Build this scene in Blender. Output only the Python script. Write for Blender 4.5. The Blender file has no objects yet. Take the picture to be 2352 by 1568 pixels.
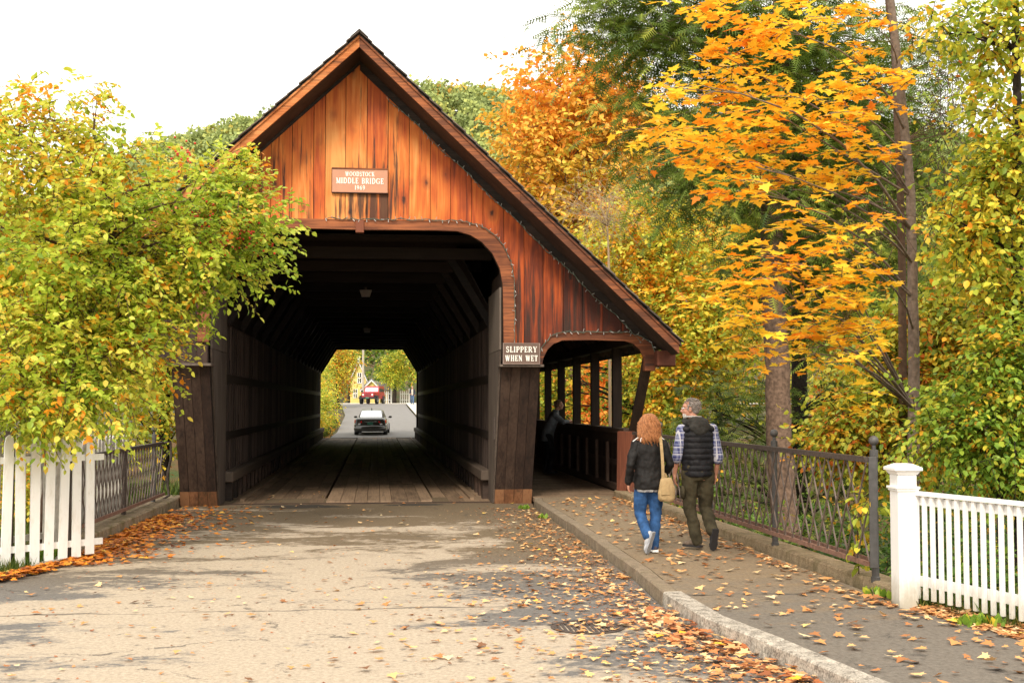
import bpy, math, random
import numpy as np
from mathutils import Vector, Matrix
R = math.radians
sc = bpy.context.scene
COL = sc.collection
rnd = random.Random(7)

# ------------------------------------------------------------------ camera frame (real metres, eye 1.86 m above the road)
FPX = 2800.0; EYE = 1.86
PIT = math.atan(141 / FPX); YAW = math.atan(314 / (FPX / math.cos(PIT)))
_f = Vector((math.sin(YAW) * math.cos(PIT), math.cos(YAW) * math.cos(PIT), math.sin(PIT)))
_r = Vector((math.cos(YAW), -math.sin(YAW), 0)); _u = _r.cross(_f)
def ray(u, v): return _f * FPX + _r * (u - 1176) + _u * (784 - v)
def at(u, v, Y):
    q = ray(u, v); t = Y / q.y
    return Vector((q.x * t, Y, EYE + q.z * t))
def gnd(u, v, z=0.0):
    q = ray(u, v); t = (z - EYE) / q.z
    return Vector((q.x * t, q.y * t, z))

cam = bpy.data.cameras.new('camera'); cam.sensor_width = 36; cam.lens = FPX / 2352 * 36
cam.clip_start = 0.1; cam.clip_end = 3000
co = bpy.data.objects.new('camera', cam); COL.objects.link(co)
co.matrix_world = Matrix(((_r.x, _u.x, -_f.x, 0), (_r.y, _u.y, -_f.y, 0), (_r.z, _u.z, -_f.z, EYE), (0, 0, 0, 1)))
sc.camera = co

# ------------------------------------------------------------------ helpers
def tag(o, label=None, cat=None, group=None, kind=None):
    if label: o['label'] = label
    if cat: o['category'] = cat
    if group: o['group'] = group
    if kind: o['kind'] = kind
    return o
def empty(name, loc=(0, 0, 0), rz=0.0, label=None, cat=None, group=None):
    o = bpy.data.objects.new(name, None); COL.objects.link(o)
    o.location = loc; o.rotation_euler = (0, 0, rz); o.empty_display_size = 0.2
    return tag(o, label, cat, group)
def link(name, me, mat, parent=None, local=False):
    o = bpy.data.objects.new(name, me); COL.objects.link(o)
    if mat is not None and len(me.materials) == 0: me.materials.append(mat)
    if parent is not None:
        o.parent = parent
        if not local:
            p = parent; off = Vector((0, 0, 0))
            while p is not None:
                off += Vector(p.location); p = p.parent
            o.location = -off
    return o
def copy_tree(o, parent=None):
    c = o.copy(); COL.objects.link(c); c.parent = parent
    for ch in list(o.children): copy_tree(ch, c)
    return c

class MB:
    def __init__(s): s.v = []; s.f = []; s.r = []
    def add(s, vs, fs, r=None):
        b = len(s.v); s.v.extend([tuple(p) for p in vs])
        if r is None: r = rnd.random()
        for f in fs: s.f.append([b + i for i in f]); s.r.append(r)
    def box(s, x0, x1, y0, y1, z0, z1, r=None):
        s.add([(x0, y0, z0), (x1, y0, z0), (x1, y1, z0), (x0, y1, z0), (x0, y0, z1), (x1, y0, z1), (x1, y1, z1), (x0, y1, z1)],
              [(0, 3, 2, 1), (4, 5, 6, 7), (0, 1, 5, 4), (1, 2, 6, 5), (2, 3, 7, 6), (3, 0, 4, 7)], r)
    def hexa(s, b4, t4, r=None):
        s.add(list(b4) + list(t4), [(0, 3, 2, 1), (4, 5, 6, 7), (0, 1, 5, 4), (1, 2, 6, 5), (2, 3, 7, 6), (3, 0, 4, 7)], r)
    def bar(s, p, q, w, h, up=(0, 0, 1), r=None):
        p = Vector(p); q = Vector(q); d = (q - p).normalized(); up = Vector(up)
        if abs(d.dot(up)) > .98: up = Vector((0, 1, 0))
        x = d.cross(up).normalized() * (w / 2); z = x.normalized().cross(d).normalized() * (h / 2)
        s.hexa([p - x - z, p + x - z, p + x + z, p - x + z], [q - x - z, q + x - z, q + x + z, q - x + z], r)
    def prism(s, poly, y0, y1, r=None):           # poly in (x,z), extruded along y
        n = len(poly)
        vs = [(x, y0, z) for x, z in poly] + [(x, y1, z) for x, z in poly]
        fs = [tuple(range(n)), tuple(reversed(range(n, 2 * n)))] + [(i, i + n, (i + 1) % n + n, (i + 1) % n) for i in range(n)]
        s.add(vs, fs, r)
    def strip(s, A, B, y0, y1, r=None):           # band between two polylines in (x,z), thick along y
        n = len(A); vs = []
        for (a, b) in zip(A, B): vs += [(a[0], y0, a[1]), (b[0], y0, b[1]), (b[0], y1, b[1]), (a[0], y1, a[1])]
        fs = [(0, 1, 2, 3), (4 * n - 1, 4 * n - 2, 4 * n - 3, 4 * n - 4)]
        for i in range(n - 1):
            b = 4 * i
            for k in range(4): fs.append((b + k, b + 4 + k, b + 4 + (k + 1) % 4, b + (k + 1) % 4))
        s.add(vs, fs, r)
    def tube(s, pts, rad, n=6, cap=True, r=None):
        pts = [Vector(p) for p in pts]; m = len(pts)
        if not hasattr(rad, '__len__'): rad = [rad] * m
        vs = []; prev = None
        for i, p in enumerate(pts):
            d = (pts[min(i + 1, m - 1)] - pts[max(i - 1, 0)])
            d = d.normalized() if d.length > 1e-9 else Vector((0, 0, 1))
            if prev is None:
                a = Vector((1, 0, 0)) if abs(d.x) < .8 else Vector((0, 1, 0))
                x = d.cross(a).normalized()
            else:
                x = (prev - d * prev.dot(d)); x = x.normalized() if x.length > 1e-6 else d.orthogonal().normalized()
            prev = x; y = d.cross(x)
            for k in range(n):
                t = 2 * math.pi * k / n; vs.append(p + (x * math.cos(t) + y * math.sin(t)) * rad[i])
        fs = [(i * n + k, i * n + (k + 1) % n, (i + 1) * n + (k + 1) % n, (i + 1) * n + k) for i in range(m - 1) for k in range(n)]
        if cap: fs += [tuple(reversed(range(n))), tuple(range((m - 1) * n, m * n))]
        s.add(vs, fs, r)
    def loft(s, secs, n=18, r=None):              # secs: (centre, rx, ry) horizontal ellipses, bottom to top
        vs = []; m = len(secs)
        for c, rx, ry in secs:
            for k in range(n):
                t = 2 * math.pi * k / n; vs.append((c[0] + rx * math.cos(t), c[1] + ry * math.sin(t), c[2]))
        fs = [(i * n + k, i * n + (k + 1) % n, (i + 1) * n + (k + 1) % n, (i + 1) * n + k) for i in range(m - 1) for k in range(n)]
        fs += [tuple(reversed(range(n))), tuple(range((m - 1) * n, m * n))]
        s.add(vs, fs, r)
    def ball(s, c, rx, ry=None, rz=None, n=12, m=8, rot=None, r=None):
        ry = ry or rx; rz = rz or rx; vs = []; c = Vector(c)
        for i in range(1, m):
            a = math.pi * i / m
            for k in range(n):
                t = 2 * math.pi * k / n
                q = Vector((rx * math.sin(a) * math.cos(t), ry * math.sin(a) * math.sin(t), rz * math.cos(a)))
                if rot is not None: q = rot @ q
                vs.append(c + q)
        tp = Vector((0, 0, rz)); 
        if rot is not None: tp = rot @ tp
        vs += [c + tp, c - tp]; T = len(vs) - 2
        fs = [(i * n + k, (i + 1) * n + k, (i + 1) * n + (k + 1) % n, i * n + (k + 1) % n) for i in range(m - 2) for k in range(n)]
        fs += [(T, k, (k + 1) % n) for k in range(n)] + [(T + 1, (m - 2) * n + (k + 1) % n, (m - 2) * n + k) for k in range(n)]
        s.add(vs, fs, r)
    def lathe(s, c, prof, n=16, r=None):          # prof: (radius, z)
        s.loft([((c[0], c[1], c[2] + z), max(q, 1e-4), max(q, 1e-4)) for q, z in prof], n, r)
    def mesh(s, name, smooth=False):
        me = bpy.data.meshes.new(name); me.from_pydata(s.v, [], s.f); me.update()
        a = me.attributes.new('rnd', 'FLOAT', 'FACE'); a.data.foreach_set('value', s.r)
        if smooth: me.polygons.foreach_set('use_smooth', [True] * len(me.polygons))
        return me
    def build(s, name, mat, parent=None, smooth=False, local=False, bevel=0):
        o = link(name, s.mesh(name, smooth), mat, parent, local)
        if bevel:
            b = o.modifiers.new('bevel', 'BEVEL'); b.width = bevel; b.segments = 1; b.limit_method = 'ANGLE'
        return o

def remesh(mb, voxel, smooth=2, noise=0.0, nscale=6.0, seed=0):
    """union of overlapping closed shapes -> one continuous smooth surface"""
    me = mb.mesh('tmp'); o = bpy.data.objects.new('tmp', me); COL.objects.link(o)
    m = o.modifiers.new('r', 'REMESH'); m.mode = 'VOXEL'; m.voxel_size = voxel
    if smooth:
        k = o.modifiers.new('s', 'SMOOTH'); k.factor = .5; k.iterations = smooth
    dg = bpy.context.evaluated_depsgraph_get(); dg.update()
    out = bpy.data.meshes.new_from_object(o.evaluated_get(dg), depsgraph=dg)
    bpy.data.objects.remove(o); bpy.data.meshes.remove(me)
    if noise:
        from mathutils import noise as N
        off = Vector((seed * 3.1, seed * 1.7, seed))
        for v in out.vertices:
            p = Vector(v.co); q = p * nscale + off
            v.co = p + Vector(v.normal) * (noise * (N.noise(q) + .5 * N.noise(q * 2.3)))
    out.polygons.foreach_set('use_smooth', [True] * len(out.polygons)); out.materials.clear()
    return out

# ------------------------------------------------------------------ node helpers
def newmat(name):
    m = bpy.data.materials.new(name); m.use_nodes = True; nt = m.node_tree
    for n in list(nt.nodes): nt.nodes.remove(n)
    out = nt.nodes.new('ShaderNodeOutputMaterial'); b = nt.nodes.new('ShaderNodeBsdfPrincipled')
    nt.links.new(b.outputs[0], out.inputs[0]); return m, nt, b, out
class NT:
    def __init__(s, nt): s.nt = nt
    def n(s, t, **k):
        x = s.nt.nodes.new(t)
        for a, b in k.items(): setattr(x, a, b)
        return x
    def set(s, sock, v):
        if v is None: return
        if hasattr(v, 'is_output') or isinstance(v, bpy.types.NodeSocket): s.nt.links.new(v, sock)
        else: sock.default_value = v
    def coord(s): return s.n('ShaderNodeTexCoord').outputs['Object']
    def attr(s, name='rnd'): return s.n('ShaderNodeAttribute', attribute_name=name).outputs['Fac']
    def sep(s, v):
        x = s.n('ShaderNodeSeparateXYZ'); s.set(x.inputs[0], v); return x.outputs
    def comb(s, a, b, c):
        x = s.n('ShaderNodeCombineXYZ'); s.set(x.inputs[0], a); s.set(x.inputs[1], b); s.set(x.inputs[2], c); return x.outputs[0]
    def m(s, op, a, b=None, c=None):
        x = s.n('ShaderNodeMath', operation=op); s.set(x.inputs[0], a); s.set(x.inputs[1], b); s.set(x.inputs[2], c); return x.outputs[0]
    def mapping(s, v, scale=(1, 1, 1), loc=(0, 0, 0)):
        x = s.n('ShaderNodeMapping'); s.set(x.inputs[0], v); x.inputs['Location'].default_value = loc; x.inputs['Scale'].default_value = scale; return x.outputs[0]
    def noise(s, v, scale=1.0, detail=4.0, rough=.55, dist=0.0):
        x = s.n('ShaderNodeTexNoise'); s.set(x.inputs['Vector'], v); x.inputs['Scale'].default_value = scale
        x.inputs['Detail'].default_value = detail; x.inputs['Roughness'].default_value = rough; x.inputs['Distortion'].default_value = dist
        return x.outputs['Fac']
    def voro(s, v, scale=1.0, feature='F1', out='Distance'):
        x = s.n('ShaderNodeTexVoronoi', feature=feature); s.set(x.inputs['Vector'], v); x.inputs['Scale'].default_value = scale; return x.outputs[out]
    def ramp(s, fac, stops, interp='LINEAR'):
        x = s.n('ShaderNodeValToRGB'); s.set(x.inputs[0], fac); cr = x.color_ramp; cr.interpolation = interp
        while len(cr.elements) > 1: cr.elements.remove(cr.elements[-1])
        for i, (p, c) in enumerate(stops):
            e = cr.elements[0] if i == 0 else cr.elements.new(p)
            e.position = p
            if not hasattr(c, '__len__'): c = (c, c, c)
            e.color = (*c, 1)
        return x.outputs[0]
    def mix(s, fac, a, b, mode='MIX'):
        x = s.n('ShaderNodeMix', data_type='RGBA', blend_type=mode)
        s.set(x.inputs[0], fac)
        for k, v in ((6, a), (7, b)):
            if isinstance(v, (tuple, list)): v = (*v, 1) if len(v) == 3 else v
            s.set(x.inputs[k], v)
        return x.outputs[2]
    def bump(s, h, strength=.3, dist=.01):
        x = s.n('ShaderNodeBump'); s.set(x.inputs['Height'], h); x.inputs['Strength'].default_value = strength; x.inputs['Distance'].default_value = dist; return x.outputs[0]

def plain(name, col, rough=.6, metal=0.0, var=.12, scale=8.0, spec=.5, bump=0.0):
    m, nt, b, _ = newmat(name); N = NT(nt)
    n = N.noise(N.coord(), scale, 5)
    c = N.mix(N.ramp(n, [(.3, 0.0), (.7, 1.0)]), tuple(x * (1 - var) for x in col), tuple(min(1, x * (1 + var)) for x in col))
    N.set(b.inputs['Base Color'], c); b.inputs['Roughness'].default_value = rough; b.inputs['Metallic'].default_value = metal
    b.inputs['Specular IOR Level'].default_value = spec
    if bump: N.set(b.inputs['Normal'], N.bump(n, bump, .01))
    return m
def wood(name, cols, axis='Z', stain=.35, scale=1.0, rough=.75, bump=.35, knots=.0, tonevar=.5):
    """cols: light, mid, dark, stain colour. grain runs along the axis; every board shifts by its own rnd"""
    m, nt, b, _ = newmat(name); N = NT(nt)
    r = N.attr(); o = N.sep(N.coord())
    if axis == 'Z': a, c, g = o[0], o[1], o[2]
    elif axis == 'Y': a, c, g = o[0], o[2], o[1]
    else: a, c, g = o[1], o[2], o[0]
    off = N.m('MULTIPLY', r, 37.0)
    P = N.comb(N.m('ADD', a, off), c, N.m('ADD', g, N.m('MULTIPLY', r, 91.0)))
    grain = N.noise(N.mapping(P, (38 * scale, 38 * scale, 1.3 * scale)), 1, 4, .6, .4)
    blot = N.noise(N.mapping(P, (3.5, 3.5, .8)), 1, 4, .6, .6)
    t = N.m('ADD', N.m('MULTIPLY', grain, .55), N.m('MULTIPLY', blot, .6))
    t = N.m('ADD', t, N.m('MULTIPLY', N.m('SUBTRACT', r, .5), tonevar))
    col = N.ramp(t, [(.30, cols[2]), (.52, cols[1]), (.74, cols[0])])
    st = N.noise(N.mapping(P, (9, 9, .55)), 1, 5, .65, .5)
    sm = N.ramp(st, [(.56, 0.0), (.70, 1.0)])
    col = N.mix(N.m('MULTIPLY', sm, stain), col, cols[3])
    if knots:
        v = N.voro(N.mapping(P, (3.2, 3.2, 1.5)), 1)
        k = N.ramp(v, [(.03, 1.0), (.085, 0.0)])
        col = N.mix(N.m('MULTIPLY', k, knots), col, tuple(x * .35 for x in cols[2]))
    N.set(b.inputs['Base Color'], col); b.inputs['Roughness'].default_value = rough; b.inputs['Specular IOR Level'].default_value = .3
    N.set(b.inputs['Normal'], N.bump(grain, bump, .004))
    return m

def leafmat(name, stops, trans=.35, rough=.5):
    m, nt, b, out = newmat(name); N = NT(nt)
    c = N.ramp(N.attr('tone'), stops)
    N.set(b.inputs['Base Color'], c); b.inputs['Roughness'].default_value = rough; b.inputs['Specular IOR Level'].default_value = .35
    tr = N.n('ShaderNodeBsdfTranslucent'); N.set(tr.inputs[0], c)
    mx = N.n('ShaderNodeMixShader'); mx.inputs[0].default_value = trans
    nt.links.new(b.outputs[0], mx.inputs[1]); nt.links.new(tr.outputs[0], mx.inputs[2]); nt.links.new(mx.outputs[0], out.inputs[0])
    return m

# ------------------------------------------------------------------ foliage engine
OVAL = (np.array([(0, 0, 0), (-.31, .28, .06), (-.27, .65, .05), (0, 1, -.05), (.27, .65, .05), (.31, .28, .06)]), [(0, 3, 2, 1), (0, 5, 4, 3)])
_mp = [(0, 0), (-.12, .18), (-.42, .10), (-.34, .30), (-.56, .50), (-.26, .52), (-.20, .66), (0, 1.0), (.20, .66), (.26, .52), (.56, .50), (.34, .30), (.42, .10), (.12, .18)]
MAPLE = (np.array([(x, y, .12 * abs(x) - .10 * y * y) for x, y in _mp]), [(0, 7, 6, 5, 4, 3, 2, 1), (0, 13, 12, 11, 10, 9, 8, 7)])
_c = [(0, 0, 0)]; _cf = []
_cv = []
for k in range(7):
    y = .08 + .13 * k; L = .34 * (1 - .09 * k)
    for sgn in (-1, 1):
        b0 = len(_cv); _cv += [(0, y, 0), (sgn * L, y + .16, -.05), (0, y + .07, 0)]
        _cf.append((b0, b0 + 1, b0 + 2) if sgn > 0 else (b0, b0 + 2, b0 + 1))
b0 = len(_cv); _cv += [(-.03, 0, 0), (.03, 0, 0), (0, 1.05, -.04)]; _cf.append((b0, b0 + 1, b0 + 2))
CONIF = (np.array(_cv, float), _cf)
CARD = (np.array([(0, 0, 0), (-.5, .45, .1), (0, 1, 0), (.5, .5, .12)]), [(0, 3, 2, 1)])

def norm(a): return a / np.maximum(np.linalg.norm(a, axis=1, keepdims=True), 1e-9)
def leafmesh(name, P, D, Nn, S, tone, tpl, mat, parent):
    T, F = tpl; n = len(P); m = len(T)
    D = norm(D); X = norm(np.cross(D, Nn)); Z = np.cross(X, D)
    V = P[:, None, :] + S[:, None, None] * (T[None, :, 0:1] * X[:, None, :] + T[None, :, 1:2] * D[:, None, :] + T[None, :, 2:3] * Z[:, None, :])
    me = bpy.data.meshes.new(name)
    me.vertices.add(n * m); me.vertices.foreach_set('co', V.reshape(-1).astype(np.float32))
    lt = np.concatenate([np.array(f) for f in F]); sizes = np.array([len(f) for f in F])
    loops = (lt[None, :] + (np.arange(n) * m)[:, None]).reshape(-1)
    me.loops.add(len(loops)); me.loops.foreach_set('vertex_index', loops.astype(np.int32))
    starts = np.concatenate([[0], np.cumsum(sizes)[:-1]])
    st = (starts[None, :] + (np.arange(n) * len(lt))[:, None]).reshape(-1)
    me.polygons.add(n * len(F)); me.polygons.foreach_set('loop_start', st.astype(np.int32))
    try: me.polygons.foreach_set('loop_total', np.tile(sizes, n).astype(np.int32))
    except Exception: pass
    me.update(calc_edges=True)
    a = me.attributes.new('tone', 'FLOAT', 'FACE'); a.data.foreach_set('value', np.repeat(np.clip(tone, 0, 1), len(F)).astype(np.float32))
    return link(name, me, mat, parent)

def blob_points(g, blobs, n, power=2.2):
    """cluster centres in a set of ellipsoids (centre, radii)"""
    w = np.array([b[1][0] * b[1][1] * b[1][2] for b in blobs], float) ** .75
    if len(blobs[0]) > 2: w *= np.array([b[2] for b in blobs])
    idx = g.choice(len(blobs), n, p=w / w.sum())
    C = np.array([tuple(b[0]) for b in blobs])[idx]; Rr = np.array([b[1] for b in blobs])[idx]
    d = norm(g.normal(size=(n, 3))); rad = g.random(n)[:, None] ** (1 / power)
    return C + d * rad * Rr, norm(d / Rr)

def make_tree(name, label, cat, base, trunk, blobs, nclu, per, clu_r, L, k, size, tpl, lmat, bmat, seed=0, group=None,
              droop=.25, leafdroop=.4, flat=.0, tonefn=None, tj=.16, nlimb=40, r0=.12, twig=True, upn=1.0, outward=.6, extra=None, limb_r=.3):
    g = np.random.default_rng(seed + 11)
    base = Vector(base)
    root = empty(name, base, 0, label, cat, group)
    C, O = blob_points(g, blobs, nclu)
    n = nclu * per
    ci = np.repeat(np.arange(nclu), per)
    start = C[ci] + g.normal(size=(n, 3)) * np.array([clu_r, clu_r, clu_r * (1 - .6 * flat)])
    d = O[ci] * outward + g.normal(size=(n, 3)) * .6; d[:, 2] *= (1 - flat); d[:, 2] += .1
    d = norm(d)
    ctone = np.clip(g.normal(.5, .17, nclu), 0, 1)
    t0 = ctone[ci] + g.normal(size=n) * tj * .5
    if tonefn is not None: t0 = t0 + tonefn(start)
    Ls = L * (0.6 + .7 * g.random(n))
    Ps, Ds, Ns, Ts = [], [], [], []
    for j in range(k):
        t = (j + .7) / k
        p = start + d * (Ls * t)[:, None]; p[:, 2] -= droop * Ls * t * t
        side = norm(np.cross(d, np.array([0, 0, 1.0])[None, :])) * (1 if j % 2 else -1)
        if j == k - 1: side = side * .2
        dd = d * .55 + side * .75 + g.normal(size=(n, 3)) * np.array([.3, .3, .3 * (1 - .6 * flat)]); dd[:, 2] -= leafdroop
        nn = g.normal(size=(n, 3)) * .45; nn[:, 2] += upn
        Ps.append(p); Ds.append(dd); Ns.append(nn); Ts.append(t0 + g.normal(size=n) * tj)
    P = np.concatenate(Ps); D = np.concatenate(Ds); Nn = np.concatenate(Ns); T = np.concatenate(Ts)
    S = size * (.7 + .6 * g.random(len(P)))
    leafmesh('crown', P, D, Nn, S, T, tpl, lmat, root)
    mb = MB(); trunk = [(Vector(p), r) for p, r in trunk]
    if trunk:
        pts = []; rr = []
        for i in range(len(trunk) - 1):
            for q in range(4):
                f = q / 4; a, b = trunk[i], trunk[i + 1]
                pts.append(a[0].lerp(b[0], f) + Vector((rnd.uniform(-1, 1), rnd.uniform(-1, 1), 0)) * .12 * a[1]); rr.append(a[1] * (1 - f) + b[1] * f)
        pts.append(trunk[-1][0]); rr.append(trunk[-1][1])
        mb.tube(pts, rr, 12)
        sel = g.choice(nclu, min(nlimb, nclu), replace=False)
        for i in sel:
            c = Vector(C[i]); best = None
            for q in range(len(pts)):
                if q > 1 and pts[q].z > c.z - .15 * (c - pts[q]).length: continue
                dist = (pts[q] - c).length - .35 * pts[q].z
                if best is None or dist < best[0]: best = (dist, q)
            if best is None: continue
            q = best[1]; a = pts[q]; ln = (c - a).length
            mid = a.lerp(c, .5) + Vector((rnd.uniform(-.12, .12), rnd.uniform(-.12, .12), .12 + rnd.uniform(-.05, .08))) * ln
            rb = min(rr[q] * .6, limb_r * .06 * ln ** .8 + .006)
            cur = [a * (1 - t) ** 2 + mid * 2 * t * (1 - t) + c * t * t for t in (0, .2, .4, .6, .8, 1)]
            mb.tube(cur, [rb * (1 - .82 * t) for t in (0, .2, .4, .6, .8, 1)], 5, cap=False)
            for w in range(2):
                e = c + Vector(O[i] * .5 + g.normal(size=3) * .6) * clu_r * 1.6
                mb.tube([cur[4], cur[4].lerp(e, .5) + Vector((0, 0, .05)), e], [rb * .3, rb * .22, rb * .1], 4, cap=False)
    if twig:
        sel = g.choice(n, int(n * (.45 if twig is True else twig)), replace=False)
        for i in sel:
            a = Vector(start[i]); q = Vector(d[i]) * Ls[i]
            mb.tube([a, a + q * .5 - Vector((0, 0, droop * Ls[i] * .25)), a + q - Vector((0, 0, droop * Ls[i]))], [.006, .005, .003], 3, cap=False)
    if mb.v: mb.build('trunk', bmat, root, smooth=True)
    if extra: extra(root)
    return root
# ================================================================== WORLD, LIGHT
SUN_EL, SUN_AZ = R(42), R(196)       # azimuth clockwise from +Y: behind the camera, to its left
w = bpy.data.worlds.new('World'); sc.world = w; w.use_nodes = True
nt = w.node_tree; N = NT(nt); bg = nt.nodes['Background']
sky = N.n('ShaderNodeTexSky', sky_type='NISHITA', sun_disc=False, sun_elevation=SUN_EL, sun_rotation=SUN_AZ, air_density=1.0, dust_density=4.0, ozone_density=.6)
cl = N.mix(.86, sky.outputs[0], (11.9, 11.5, 10.5))      # a bright even overcast over the clear sky
N.set(bg.inputs[0], cl); bg.inputs[1].default_value = .10
su = bpy.data.lights.new('sun', 'SUN'); su.energy = 1.75; su.angle = R(14); su.color = (1, .90, .76)
so = bpy.data.objects.new('sun', su); COL.objects.link(so)
sd = Vector((math.sin(SUN_AZ) * math.cos(SUN_EL), math.cos(SUN_AZ) * math.cos(SUN_EL), math.sin(SUN_EL)))
so.rotation_euler = sd.to_track_quat('Z', 'Y').to_euler(); so.location = sd * 60
sc.view_settings.view_transform = 'Standard'; sc.view_settings.look = 'None'
sc.view_settings.exposure = .88; sc.view_settings.gamma = 1

# ================================================================== MATERIALS
GABLE_DK = (.030, .017, .012)
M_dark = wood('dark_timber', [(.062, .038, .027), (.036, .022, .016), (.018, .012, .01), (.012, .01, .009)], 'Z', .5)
M_darkY = wood('dark_timber_along', [(.085, .055, .04), (.05, .032, .024), (.02, .014, .011), (.012, .01, .009)], 'Y', .4)
M_darkX = wood('dark_timber_across', [(.09, .055, .04), (.05, .032, .024), (.02, .014, .011), (.012, .01, .009)], 'X', .4)
M_deck = wood('deck_planks', [(.30, .205, .132), (.20, .135, .086), (.09, .060, .040), (.045, .032, .024)], 'Y', .5, tonevar=.22)
M_trim = wood('red_trim', [(.36, .12, .045), (.13, .042, .020), (.045, .020, .014), (.020, .014, .012)], 'X', .8, scale=.7)
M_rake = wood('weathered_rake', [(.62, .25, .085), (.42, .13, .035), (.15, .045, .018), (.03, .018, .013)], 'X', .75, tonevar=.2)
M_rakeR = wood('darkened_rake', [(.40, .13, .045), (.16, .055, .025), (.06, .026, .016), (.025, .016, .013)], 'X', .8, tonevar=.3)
M_pillar = wood('pillar_boards', [(.080, .050, .036), (.040, .023, .017), (.014, .009, .008), (.010, .008, .007)], 'Z', .7, scale=.7, tonevar=.3)
M_base = wood('new_base_boards', [(.32, .155, .075), (.20, .085, .040), (.09, .05, .024), (.03, .02, .015)], 'Z', .6, scale=.8)
M_jamb = wood('grey_jamb', [(.17, .135, .11), (.105, .08, .065), (.05, .036, .03), (.02, .016, .014)], 'Z', .5)
M_endb = wood('red_end_board', [(.20, .065, .034), (.12, .037, .021), (.08, .026, .016), (.04, .02, .015)], 'Z', .4)
M_ceilshade = wood('shaded_ceiling_timber', [(.034, .024, .02), (.020, .014, .012), (.010, .008, .007), (.008, .007, .007)], 'X', .4)  # darker cross timber for the tunnel ceiling, interior shade put into the colour
M_chord = wood('chord_timber', [(.04, .028, .022), (.022, .015, .012), (.012, .01, .009), (.01, .008, .008)], 'Y', .4)
M_stud = wood('stud_timber', [(.09, .062, .05), (.05, .034, .027), (.035, .024, .02), (.02, .015, .012)], 'Z', .5)
M_guard = wood('guard_timber', [(.10, .074, .056), (.06, .043, .033), (.04, .03, .024), (.02, .016, .014)], 'Y', .4)
M_shing = wood('roof_shingles', [(.13, .105, .085), (.075, .06, .05), (.03, .025, .022), (.015, .014, .012)], 'Y', .4)
M_bars = plain('lattice_iron', (.14, .105, .088), .6, .3, .3, 12)
M_metal = plain('rusty_iron', (.080, .060, .050), .6, .3, .4, 30, bump=.2)
M_rust = plain('brown_rust', (.19, .10, .07), .8, .1, .35, 22, bump=.2)
M_grey = plain('dark_grey_iron', (.085, .080, .078), .55, .3, .25, 14, bump=.1)
M_bark = plain('bark_brown', (.155, .10, .07), .9, 0, .5, 14, .2, .6)
M_barkd = plain('bark_dark', (.035, .026, .022), .9, 0, .5, 14, .2, .6)
M_barkg = plain('bark_grey', (.16, .12, .095), .9, 0, .4, 20, .2, .6)
M_twig = plain('twig_bark', (.10, .062, .042), .9, 0, .3, 20, .2)
M_black = plain('black_rubber', (.015, .015, .016), .7)
M_glassd = plain('dark_glass', (.02, .022, .024), .06, 0, .1, 3, .9)
M_chrome = plain('bright_metal', (.6, .6, .6), .2, .9)

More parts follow.
